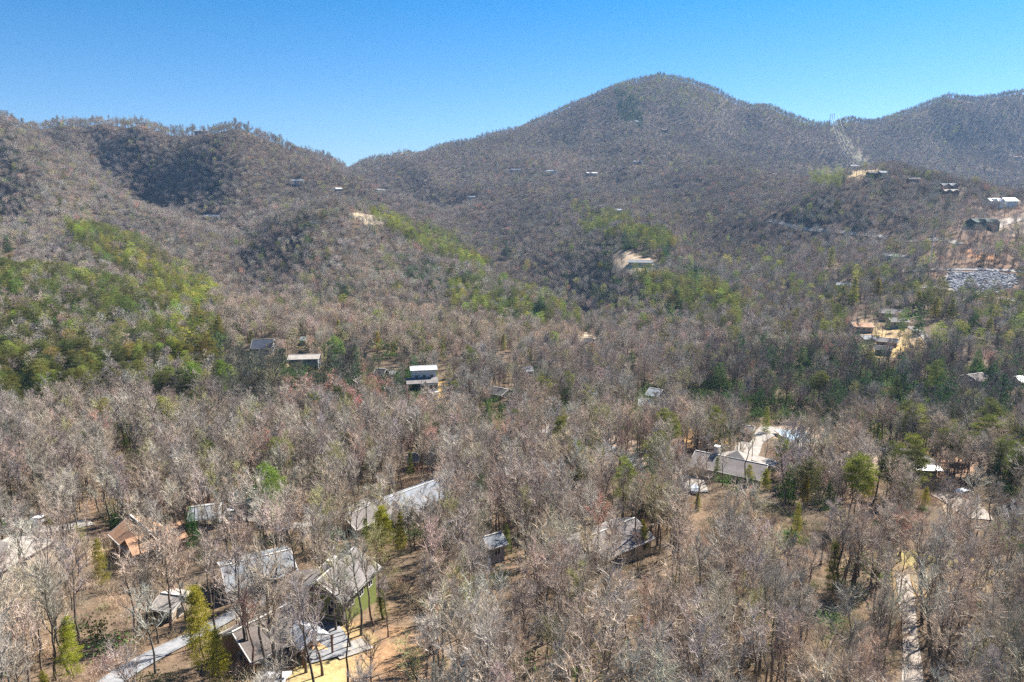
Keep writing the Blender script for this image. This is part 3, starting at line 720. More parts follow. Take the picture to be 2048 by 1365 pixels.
p = Box(); p.box((-hl * 0.1, 0.4, hr + 0.3), (1.6, 1.0, 1.3)); p.obj('chimney', WM['trim'], h)

# ---- brown roofed house below it, white gabled porch
h = house('house', ((470, 1254), (592, 1208)), 6.0, 11.5, 3.3, 'brown', 'wood', 'brown-roofed house with a white gabled porch roof beside the asphalt drive', keepf=0.85, wins=3, base_drop=4, ext=1.5, chimney=(-0.5, 0.35))
hl, hw, ze, hr, wl_, ww, zt = h['dims']
wing(h, hl * 0.55, -hw - 0.3, 'y', 4.4, 4.2, ze + 1.3, 1.1, 'white', None, 'porch')
for sx in (-1, 1):
    p = Box(); p.box((hl * 0.55 + sx * 2.1, -hw - 2.8, (ze - 3.4) / 2 + 0.2), (0.2, 0.2, ze + 3.4)); p.obj('post', WM['post'], h)
p = Box(); p.box((hl * 0.55, -hw - 0.6, 0.1), (4.8, 4.6, 0.14)); p.obj('deck', WM['deck'], h)

# ---- the others of the near wood
house('house', ((445, 1128), (578, 1104)), 5.5, 13.0, 2.4, 'pale', 'grey', 'long low house with a pale blue-grey roof, left of the green house', keepf=0.85, wins=3, ext=1)
h = house('house', ((264, 1038), (298, 1058)), 6.5, 11, 3.3, 'cedar', 'wood', 'cross-gabled brown wooden house with an orange-brown shingle roof beside a dark green tree', keepf=0.3, wins=2, ext=3)
d_ = h['dims']; wing(h, d_[0] * 0.75, d_[1] * 0.2, 'y', 9.5, 6.2, 5.2, 2.0, 'cedar', 'wood')
h = house('house', ((-25, 1078), (48, 1090)), 5.6, 14, 2.6, 'beige', 'tan', 'pale beige-roofed house cut off by the left edge of the view', keepf=0.7, wins=2, hip=5, ext=4)
h = house('house', ((752, 997), (888, 962)), 6.2, 13, 3.0, 'slate', 'grey', 'long blue-grey roofed house with white fascia behind the three bright green pines', keepf=1.0, wins=4, ext=0)
d_ = h['dims']; wing(h, -d_[0] * 0.62, -d_[1] * 0.75, 'y', 8, 6.6, d_[3] - 0.3, 1.8, 'greybrown', 'grey')
house('house', ((690, 1028), (765, 1004)), 5.0, 9.5, 2.4, 'greybrown', 'tan', 'small grey-brown roofed building next to the three bright green pines', wins=2, ext=1)
house('house', ((920, 992), (956, 985)), 7.0, 9, 3.4, 'brown', 'wood', 'dark brown gabled house half hidden by bare trees right of the long blue-grey roof', wins=2, ext=2)
h = house('house', ((1165, 1070), (1268, 1045)), 6.0, 13, 2.8, 'greybrown', 'tan', 'wide grey-brown roofed house with a bright green pine at its right end', keepf=0.7, wins=4, ext=1)
d_ = h['dims']; wing(h, -d_[0] * 0.8, -d_[1] * 0.35, 'x', 7, 6.6, 3.6, 1.5, 'greybrown', 'grey')
house('shed', ((968, 1073), (1000, 1066)), 5.5, 6, 1.8, 'slate', 'grey', 'tall narrow grey outbuilding among bare trees in front of the brown gabled house', 'shed', wins=1, ext=1)
house('house', ((815, 907), (838, 907)), 5.0, 7, 2.0, 'greybrown', 'brown', 'small brown cabin with a flat-looking roof between bare trees above the blue-grey roofed house', 'cabin', wins=1)
h = house('house', ((1391, 906), (1536, 926)), 5.6, 15, 3.0, 'greybrown', 'tan', 'long grey-roofed lodge with a tall beige hipped roof section and white chimney', keepf=0.3, wins=4, ext=0)
d_ = h['dims']
p = Box(); q = 5.6; cx_, cy_ = d_[0] * 0.12, d_[1] * 0.35
for a_, b_ in (((-1, -1), (1, -1)), ((1, -1), (1, 1)), ((1, 1), (-1, 1)), ((-1, 1), (-1, -1))): p.poly([(cx_ + a_[0] * q, cy_ + a_[1] * q * 0.8, d_[2] + 0.5), (cx_ + b_[0] * q, cy_ + b_[1] * q * 0.8, d_[2] + 0.5), (cx_, cy_, d_[3] + 1.5)])
p.obj('hip_roof', RM['beige'], h)
p = Box(); p.box((-d_[0] * 0.42, d_[1] * 0.2, d_[3] + 0.7), (1.3, 1.3, 2.2)); p.box((-d_[0] * 0.42, d_[1] * 0.2, d_[3] + 1.88), (1.5, 1.5, 0.15)); p.obj('chimney', WM['trim'], h)
p = Box(); p.slab([(d_[0] * 0.55, d_[1] * 0.1, d_[3] + 0.25), (d_[0] + 1.5, d_[1] * 0.1, d_[3] - 0.5), (d_[0] + 1.5, d_[1] * 0.8, d_[3] - 0.2), (d_[0] * 0.5, d_[1] * 0.8, d_[3] + 0.3)], 0.2); p.obj('porch_roof', RM['beige'], h)
h = house('house', ((1795, 897), (1852, 899)), 6.0, 15, 3.0, 'greybrown', 'grey', 'hip-roofed grey house with a white porch edge behind tall trunks', keepf=0.4, wins=3, hip=5, ext=5)
d_ = h['dims']; p = Box(); p.slab([(-d_[0] * 0.8, -d_[1] - 2.6, 2.4), (d_[0] * 0.9, -d_[1] - 2.6, 2.4), (d_[0] * 0.9, -d_[1] + 0.4, 3.0), (-d_[0] * 0.8, -d_[1] + 0.4, 3.0)], 0.18); p.obj('porch_roof', RM['white'], h)
house('shed', ((1928, 887), (1972, 889)), 3.8, 5, 0.6, 'pale', 'wood', 'open shed with a pale blue-white flat roof at the edge of the dark evergreens', 'shed', wins=0, fascia=False)
h = house('house', ((820, 733), (873, 732)), 10.5, 8, 0.8, 'white', 'white', 'modern white-roofed house with a glazed white balcony front on the wooded slope', keepf=0.08, wins=3, storey=3, ext=0)
d_ = h['dims']
p = Box(); p.slab([(-d_[0] - 2, -d_[1] - 5.5, 5.6), (d_[0], -d_[1] - 5.5, 5.6), (d_[0], -d_[1] + 0.3, 6.6), (-d_[0] - 2, -d_[1] + 0.3, 6.6)], 0.2); p.obj('lower_roof', RM['greybrown'], h)
p = Box(); p.box((d_[0] * 0.3, -d_[1] - 3.0, 1.8), (d_[0] * 1.3, 5.2, 7.0)); p.obj('bay', WM['white'], h)
for i in range(4): window(h, d_[0] * (-0.2 + i * 0.32), -d_[1] - 5.6, 3.9, '-y', 1.4, 1.6)
p = Box(); p.box((d_[0] * 0.3, -d_[1] - 6.8, 2.2), (d_[0] * 1.4, 2.4, 0.25)); p.obj('balcony', WM['trim'], h)
house('house', ((505, 680), (548, 678)), 6.5, 12, 3.6, 'navy', 'grey', 'cabin with a steep dark blue panelled roof on the wooded slope', 'cabin', keepf=0.1, wins=2, ext=0)
house('house', ((578, 709), (640, 710)), 6.5, 9, 1.2, 'beige', 'grey', 'long grey hillside house with a thin pale roof right of the blue-roofed cabin', keepf=0.15, wins=5, storey=2, ext=0)
house('house', ((752, 737), (772, 739)), 6.0, 8, 2.4, 'dark', 'brown', 'small dark-roofed house among evergreens left of the modern white-roofed house', wins=1)
house('shed', ((779, 743), (790, 743)), 3.6, 5, 0.8, 'white', 'white', 'little white outbuilding between the dark-roofed house and the modern white-roofed house', 'shed', wins=1)
# ---- far houses: centre of the ridge as seen, half width in px, height, width, roof, wall, label
FAR = [
 (1100,341,12,6,9,'white','white','small white-roofed house beneath the high peak, left one of a pair'),
 (1183,345,11,5,9,'white','tan','small white-roofed house beneath the high peak, right one of a pair'),
 (1033,338,10,6,8,'slate','grey','far house with a slate roof beside dark conifers under the long ridge'),
 (1274,242,6,6,9,'pale','grey','house high on the flank of the peak below its evergreen strip'),
 (1328,259,6,6,9,'dark','brown','dark house high under the right shoulder of the peak'),
 (1276,322,9,5,9,'slate','grey','far grey house halfway up the valley beneath the peak'),
 (1357,366,9,5,9,'dark','grey','low dark house in the bare woods under the peak'),
 (944,393,8,5,8,'white','tan','tiny pale house at the bottom of the central gap between the hills'),
 (761,379,9,5,9,'pale','grey','house on the middle spur above the central gap'),
 (676,376,7,5,8,'white','tan','pale speck of a house on the upper left ridge flank'),
 (594,360,13,6,9,'pale','grey','pale-roofed house beside evergreens on the left ridge'),
 (424,430,16,6,9,'slate','grey','blue-grey house in the fold of the left hillside'),
 (404,258,14,7,10,'slate','grey','grey house just under the skyline trees of the left ridge'),
 (283,231,10,6,9,'dark','darkgreen','dark house on the crest of the left ridge'),
 (742,305,7,5,9,'pale','tan','pale house at the left of the low saddle on the skyline'),
 (778,301,5,5,9,'pale','tan','pale house at the middle of the low saddle on the skyline'),
 (806,301,5,5,9,'cedar','tan','brown house at the right of the low saddle on the skyline'),
 (1549,347,5,4,6,'white','white','tiny bright white outbuilding in the bare woods left of the hilltop houses'),
 (1634,346,13,8,9,'dark','darkgreen','dark green house with a peaked roof at the left end of the hilltop row'),
 (1709,331,14,7,10,'slate','brown','topmost gabled house of the hilltop row'),
 (1744,344,9,6,9,'dark','brown','dark red-brown gabled house right of the hilltop lawn'),
 (1765,343,8,6,8,'slate','brown','small house at the right end of the hilltop lawn'),
 (1827,356,11,6,9,'dark','wood','brown house hidden in trees between the hilltop row and the pair of big houses'),
 (1896,367,15,7,10,'slate','wood','large multi-gabled brown house, upper of two on the right shoulder'),
 (1900,379,14,6,10,'beige','wood','large multi-gabled brown house, lower of two on the right shoulder'),
 (1985,397,13,8,12,'white','white','left gable of the big white house by the right-hand clearing'),
 (1966,437,24,9,12,'green','darkgreen','dark green house with several gables above the cut bank'),
 (2036,313,7,5,9,'cedar','tan','brown-roofed house on the far right mountain side'),
 (1240,418,9,5,9,'white','tan','pale house in bare woods above the conifer belt'),
 (1281,521,24,5,9,'pale','tan','long low grey-roofed house beside the sandy clearing'),
 (1791,509,23,4,9,'pale','grey','long low pale-roofed building below the hillside road'),
 (1690,566,17,5,9,'slate','grey','grey-roofed house behind the tall yellow-green pine'),
 (1786,619,25,6,10,'greybrown','tan','long grey-brown roofed house, upper of the cluster on the right'),
 (1722,645,20,5,12,'cedar','tan','wide brown-roofed house, left of the cluster on the right'),
 (1795,636,18,5,9,'greybrown','tan','grey house tucked below the upper one in the cluster on the right'),
 (1733,671,12,4,8,'pale','grey','small pale-roofed house below the wide brown roof'),
 (1775,677,22,4,8,'greybrown','wood','low brown house above the yellow lawn'),
 (1768,693,18,4,7,'dark','wood','dark-roofed house at the edge of the yellow lawn'),
 (1178,677,9,5,8,'dark','wood','dark gabled house in the notch at the head of the creek valley'),
 (1187,773,9,6,8,'pale','grey','small steep grey gable in the bare valley woods'),
 (1290,798,12,4,8,'pale','tan','pale low roof in the valley woods right of the steep grey gable'),
 (1052,733,10,4,8,'slate','grey','grey roof half hidden in the valley woods'),
 (1000,776,16,4,9,'dark','brown','dark roof in the valley woods right of the modern white-roofed house'),
 (1312,778,13,5,9,'slate','grey','slate roof in the valley woods behind the pale low roof'),
 (610,674,8,4,7,'pale','tan','little pale roof in the bare woods above the long grey hillside house'),
 (1950,748,14,5,10,'brown','wood','brown house among dark evergreens at the right'),
 (1497,852,12,5,9,'greybrown','grey','small grey house behind the curving concrete drive'),
 (2036,752,9,5,8,'white','white','white building at the right edge below the dark conifers'),
 (505,978,25,5,12,'green','grey','low dark green-grey roofed building in the bare woods behind the brown wooden house'),
 (410,1012,30,5,10,'slate','grey','slate-roofed building behind the dark green tree'),
 (563,1040,14,4,7,'white','white','small white-roofed garage behind the pale blue-grey roofed house'),
 (345,1190,22,3.6,7,'beige','tan','low beige-roofed shed in the woods in front of the brown wooden house'),
 (545,1356,24,4,6,'white','tan','small white-roofed shed at the bottom edge below the brown shingled house'),
 (1560,1,0,0,0,'','',''),
]
for px, py, hp, hr, W, rf_, wa, lab in FAR:
    if not lab: continue
    D_ = at_h(px, py, hr)[1]
    tilt = ((px * 7 + py * 3) % 11 - 5) * 0.02 * hp
    nw = 3 if hp > 12 else 2
    hh = house('house', ((px - hp, py + tilt), (px + hp, py - tilt)), hr, W, hr * 0.36, rf_, wa, lab, 'shed' if 'shed' in lab or 'outbuilding' in lab else 'house', wins=nw, fascia=hp > 9, over=0.4)
    if 'multi-gabled' in lab or 'several gables' in lab or 'peaked' in lab or 'big white' in lab:
        d_ = hh['dims']; wing(hh, -d_[0] * 0.5, -d_[1] * 0.7, 'y', 7, 7, hr * 0.95, hr * 0.35, rf_, wa); wing(hh, d_[0] * 0.5, -d_[1] * 0.7, 'y', 7, 7, hr * 0.9, hr * 0.33, rf_, wa, 'front_wing')
house('house', ((2004, 396), (2030, 396)), 8, 12, 3.4, 'white', 'white', 'right gable of the big white house by the right-hand clearing', wins=2)

# ---- roads, drives and paths
M_ASPH = noise_mat('weathered_asphalt', (0.16, 0.165, 0.175), (0.26, 0.26, 0.27), 0.9, 0.9, 6)
M_CONC = noise_mat('pale_concrete', (0.22, 0.20, 0.175), (0.34, 0.31, 0.28), 0.7, 0.9, 6)
M_GRAV = noise_mat('pale_gravel', (0.25, 0.21, 0.175), (0.40, 0.345, 0.30), 1.2, 0.95, 8)
ROADS = []
def strip(name, pts, width, mat, label, cat, lift=0.14):
    W = np.array([at(*p)[:2] for p in pts])
    seg = np.concatenate([[0], np.cumsum(np.hypot(*np.diff(W, axis=0).T))])
    # drop points that jump (a ridge lies between)
    n_ = max(6, int(seg[-1] / 2.5)); tt = np.linspace(0, seg[-1], n_)
    c = np.stack([np.interp(tt, seg, W[:, 0]), np.interp(tt, seg, W[:, 1])], 1)
    for _ in range(4): c[1:-1] = (c[:-2] + 2 * c[1:-1] + c[2:]) / 4
    d = np.gradient(c, axis=0); d /= np.linalg.norm(d, axis=1, keepdims=True) + 1e-9; nn = np.stack([-d[:, 1], d[:, 0]], 1)
    offs = np.linspace(-0.5, 0.5, 5); w_ = width * (1 + 0.08 * np.sin(tt * 0.21))
    V = (c[:, None] + nn[:, None] * (offs[None, :, None] * w_[:, None, None]))
    Z = ground_z(V[..., 0], V[..., 1]) + lift + V[..., 1] * 0.0005
    idx = np.arange(n_ * 5).reshape(n_, 5); q = np.stack([idx[:-1, :-1], idx[:-1, 1:], idx[1:, 1:], idx[1:, :-1]], -1).reshape(-1, 4)
    me = mesh_np(name, np.concatenate([V, Z[..., None]], -1).reshape(-1, 3), q, mat, True)
    for p in c: ROADS.append((p[0], p[1], width / 2))
    for p in pts: TARGETS.append((p[0], p[1], at(*p)[1], 6, 0.5 if at(*p)[1] > 100 else 0.2))
    return tag(link(name, me), label, cat, kind='structure')
strip('driveway', [(618,1238),(640,1268),(655,1292),(668,1318)], 5.5, M_ASPH, 'grey asphalt drive below the olive green house', 'driveway')
strip('path', [(690,1290),(715,1310)], 4.5, M_CONC, 'pale concrete pad beside the asphalt drive', 'path')
strip('road', [(180,1400),(240,1345),(330,1300),(420,1255),(500,1215),(560,1190),(600,1165)], 3.0, M_ASPH, 'narrow grey road through the trees behind the brown shingled house', 'road')
strip('road', [(-40,1040),(60,1060),(110,1065),(180,1045)], 5, M_CONC, 'pale drive by the beige-roofed house', 'road')
strip('road', [(440,1040),(480,1030),(520,1042),(600,1060),(660,1040),(740,1000)], 3.0, M_CONC, 'pale lane between the near houses', 'road')
strip('road', [(1086,868),(1120,850),(1145,838)], 5, M_CONC, 'short pale stretch of valley road among bare trees', 'road')
strip('road', [(1180,884),(1230,900),(1260,922),(1280,940)], 4, M_ASPH, 'grey road crossing the woods behind the trees of the middle', 'road')
strip('road', [(1490,912),(1500,888),(1525,872),(1545,856)], 6.5, M_CONC, 'curving concrete drive behind the long lodge', 'road')
strip('road', [(1360,950),(1372,930),(1385,960),(1390,985)], 6, M_CONC, 'pale turning place at the end of the long lodge', 'road')
strip('road', [(1885,990),(1915,1003),(1945,1025),(1955,1040)], 6, M_GRAV, 'gravel drive in the clearing at the right', 'road')
strip('path', [(1822,1420),(1826,1340),(1820,1270),(1814,1220),(1812,1185),(1803,1150)], 2.0, M_GRAV, 'straight pale gravel path leading up through the trees', 'path')
strip('road', [(1538,441),(1575,452),(1625,462),(1690,467),(1760,473),(1850,481),(1920,490)], 6, M_CONC, 'upper road across the right hillside', 'road')
strip('road', [(1768,542),(1830,543),(1900,540),(1980,541),(2070,546)], 6, M_CONC, 'middle road along the top of the white rock slope', 'road')
strip('road', [(1845,575),(1905,582),(1965,592),(2010,600),(2070,606)], 6.5, M_CONC, 'lower road on the right hillside', 'road')
strip('road', [(1985,456),(2010,446),(2035,440),(2075,436)], 8, M_GRAV, 'bright dirt road in the clearing at the right edge', 'road')
strip('road', [(1820,655),(1845,668),(1860,690)], 4, M_CONC, 'drive down to the yellow lawn', 'road')

# ---- pool, rubble, pole, wires
def patch(name, quad, mat, label, cat, lift=0.2, kind='structure'):
    W = [at(*p)[:2] for p in quad]; n_ = 8; V = []
    for i in range(n_ + 1):
        for j in range(n_ + 1):
            u, v = i / n_, j / n_
            x = (1-u)*(1-v)*W[0][0] + u*(1-v)*W[1][0] + u*v*W[2][0] + (1-u)*v*W[3][0]; y = (1-u)*(1-v)*W[0][1] + u*(1-v)*W[1][1] + u*v*W[2][1] + (1-u)*v*W[3][1]
            V.append((x, y, float(ground_z(x, y)) + lift)); ROADS.append((x, y, 1.2))
    idx = np.arange((n_ + 1) ** 2).reshape(n_ + 1, n_ + 1); q = np.stack([idx[:-1, :-1], idx[1:, :-1], idx[1:, 1:], idx[:-1, 1:]], -1).reshape(-1, 4)
    return tag(link(name, mesh_np(name, V, q, mat, True)), label, cat, kind=kind)
patch('pavement', [(1562,910),(1625,912),(1622,868),(1572,866)], M_CONC, 'pale paved terrace around the swimming pool', 'terrace')
m_, n, l, b = new_mat('pool_cover', 0.35, 0.4); b.inputs['Base Color'].default_value = (0.42, 0.58, 0.70, 1)
pw = [at(*p) for p in ((1580,884),(1603,885),(1601,872),(1583,871))]; pc = (sum(p[0] for p in pw) / 4, sum(p[1] for p in pw) / 4, max(p[2] for p in pw) + 0.25)
proot = link('swimming_pool', None, None, pc); tag(proot, 'rectangular pale blue swimming pool on the paved terrace behind the lodge', 'swimming pool')
bx = Box(); bx.box((0, 0, 0.03), (8.4, 11, 0.12)); bx.obj('cover', m_, proot)
bx = Box()
for sx in (-1, 1): bx.box((sx * 4.45, 0, 0.0), (0.5, 12, 0.3))
for sy in (-1, 1): bx.box((0, sy * 5.75, 0.0), (8.4, 0.5, 0.3))
bx.obj('rim', WM['trim'], proot)
def low_wall(pts, h, mat, label):
    W = [at(*p) for p in pts]; bx = Box()
    for a, c in zip(W[:-1], W[1:]):
        d = Vector((c[0] - a[0], c[1] - a[1], 0)).normalized(); nn = Vector((-d.y, d.x, 0)) * 0.2
        for s in (-1, 1):
            bx.poly([(a[0] + s * nn.x, a[1] + s * nn.y, a[2] - 1), (c[0] + s * nn.x, c[1] + s * nn.y, c[2] - 1), (c[0] + s * nn.x, c[1] + s * nn.y, c[2] + h), (a[0] + s * nn.x, a[1] + s * nn.y, a[2] + h)])
        bx.poly([(a[0] - nn.x, a[1] - nn.y, a[2] + h), (c[0] - nn.x, c[1] - nn.y, c[2] + h), (c[0] + nn.x, c[1] + nn.y, c[2] + h), (a[0] + nn.x, a[1] + nn.y, a[2] + h)])
    o = bx.obj('fence', mat); tag(o, label, 'fence')
low_wall([(1553, 902), (1580, 907), (1606, 910)], 1.3, WM['post'], 'dark red-brown fence along the near side of the pool terrace')
low_wall([(1372, 905), (1395, 906), (1440, 905)], 1.2, WM['post'], 'dark red-brown fence behind the long lodge')

rk = Geo(); rr_ = np.random.RandomState(5); cnt = 0
ico = np.array([(0,0,1),(.89,0,.45),(.28,.85,.45),(-.72,.53,.45),(-.72,-.53,.45),(.28,-.85,.45),(.72,.53,-.45),(-.28,.85,-.45),(-.89,0,-.45),(-.28,-.85,-.45),(.72,-.53,-.45),(0,0,-1)])
icf = np.array([(0,1,2),(0,2,3),(0,3,4),(0,4,5),(0,5,1),(1,6,2),(2,7,3),(3,8,4),(4,9,5),(5,10,1),(6,7,2),(7,8,3),(8,9,4),(9,10,5),(10,6,1),(11,7,6),(11,8,7),(11,9,8),(11,10,9),(11,6,10)])
poly = [(1895,546),(1990,544),(2040,556),(2010,582),(1985,592),(1930,596),(1900,575)]
tries = 0
while cnt < 1500 and tries < 9000:
    tries += 1
    px, py = rr_.uniform(1890, 2042), rr_.uniform(543, 598)
    if not in_poly(px, py, poly): continue
    x, y, z = at(px, py); s = rr_.uniform(0.5, 1.5)
    V = ico * (1 + rr_.uniform(-0.25, 0.25, (12, 1))) * np.array([s, s * rr_.uniform(0.7, 1.2), s * 0.6]) + np.array([x + rr_.normal(0, 1), y + rr_.normal(0, 2), 0]); V[:, 2] += float(ground_z(V[0, 0], V[0, 1])) + 0.2
    rk.v.append(V); rk.t.append(icf + rk.n); rk.n += 12; cnt += 1
tag(link('rubble', rk.mesh('rubble', noise_mat('white_rock', (0.13, 0.135, 0.155), (0.38, 0.375, 0.38), 0.25))), 'slope of loose white and blue-grey rocks under the middle road', 'rocks', kind='stuff')

def tube_obj(name, pts, rad, mat, parent=None, k=6):
    g = Geo(); g.tube(pts, rad, k); return link(name, g.mesh(name, mat), parent)
M_PALE = plain_mat('bleached_wood', (0.62, 0.55, 0.48)); M_DARKW = plain_mat('creosoted_wood', (0.07, 0.055, 0.05)); M_WIRE = plain_mat('bare_wire', (0.62, 0.62, 0.58), 0.4, 0.5)
bx_, by_, bz_ = at(1857, 556); tx = at_h(1868, 463, 0)
rx, ry, rz = ray(1868, 463); tip = (rx / ry * by_, by_, rz / ry * by_)
o = tube_obj('pole', [(bx_, by_, bz_ - 1), ((bx_ + tip[0]) / 2, by_, (bz_ + tip[2]) / 2), tip], [0.42, 0.34, 0.22], M_PALE); tag(o, 'very tall pale leaning pole crossing the middle road on the right hillside', 'pole')
ends = []
for i, (px, py) in enumerate(((1659, 252), (1663, 252), (1667, 250))):
    x, y, z = at_h(px, py, 0)
    pr = link('power_pole', None, None, (x, y, z)); tag(pr, ('left', 'middle', 'right')[i] + ' one of three tall power poles standing in the skyline gap', 'power pole', 'power poles in the skyline gap')
    tube_obj('post', [(0, 0, -1), (0, 0, 16), (0, 0, 31)], [0.6, 0.5, 0.4], M_DARKW, pr)
    for zz in (29, 25):
        bx = Box(); bx.box((0, 0, zz), (5.5, 0.5, 0.5)); bx.obj('crossarm', M_DARKW, pr)
    ends.append((x, y, z + 29))
for i, (dx, ex) in enumerate(((-2, 1712), (2, 1722), (6, 1730), (10, 1738))):
    a = np.array(ends[min(i, 2)]) + np.array([dx if i == 3 else 0, 0, 0]); e = at_h(ex, 325, 0); e = at_h(ex, 322, 14)
    D2 = 1330.0; rx, ry, rz = ray(ex, 330); e = np.array([rx / ry * D2, D2, rz / ry * D2])
    tt = np.linspace(0, 1, 14); P = a[None] * (1 - tt)[:, None] + e[None] * tt[:, None]; P[:, 2] -= 4 * 22 * tt * (1 - tt)
    o = tube_obj('power_line', P, np.full(14, 0.14), M_WIRE, None, 4); tag(o, ('first', 'second', 'third', 'fourth')[i] + ' wire from the left of the power lines running down from the skyline gap', 'power line', 'power lines down the cleared strip')

# ---- cars
def car(px, py, yaw, paint, label, typ='car'):
    x, y, z = at(px, py); r_ = link('parked_car', None, None, (x, y, z + 0.15), yaw); tag(r_, label, 'car')
    prof = [(-2.2, .35), (2.2, .35), (2.25, .75), (1.35, .95), (.75, 1.42), (-1.35, 1.45), (-2.1, 1.0), (-2.25, .8)]
    bx = Box(); bx.poly([(a, -.88, c) for a, c in prof]); bx.poly([(a, .88, c) for a, c in prof][::-1])
    for i in range(len(prof)):
        a, c = prof[i], prof[(i + 1) % len(prof)]; bx.poly([(a[0], -.88, a[1]), (a[0], .88, a[1]), (c[0], .88, c[1]), (c[0], -.88, c[1])])
    bx.obj('body', paint, r_)
    for s in (-1, 1):
        w = Box(); w.poly([(-1.3, s * .89, .98), (1.1, s * .89, .98), (.65, s * .89, 1.36), (-1.2, s * .89, 1.38)]); w.obj('side_window', M_GLASS, r_)
    w = Box(); w.poly([(1.30, -.75, 1.0), (1.30, .75, 1.0), (.80, .7, 1.41), (.80, -.7, 1.41)]); w.obj('windscreen', M_GLASS, r_)
    for a in (-1.4, 1.4):
        for s in (-1, 1):
            g = Geo(); g.tube([(a, s * .70, .33), (a, s * .92, .33)], [.33, .33], 12); link('wheel', g.mesh('wheel', RM['dark']), r_)
P_W = plain_mat('white_paint', (0.75, 0.76, 0.78), 0.3, 0.5); P_B = plain_mat('dark_blue_paint', (0.05, 0.08, 0.16), 0.3, 0.5); P_S = plain_mat('silver_paint', (0.5, 0.52, 0.55), 0.3, 0.5)
car(470, 1031, 0.4, P_W, 'white car parked on the pale lane behind the dark green tree')
car(84, 1046, 1.2, P_W, 'white car beside the trunks near the beige-roofed house')
car(77, 1098, 0.2, P_B, 'dark blue car at the corner of the beige-roofed house')
car(1388, 985, 1.4, P_S, 'silver car at the near end of the long lodge')
car(1928, 992, 0.3, P_S, 'silver car at the top of the gravel drive at the right')

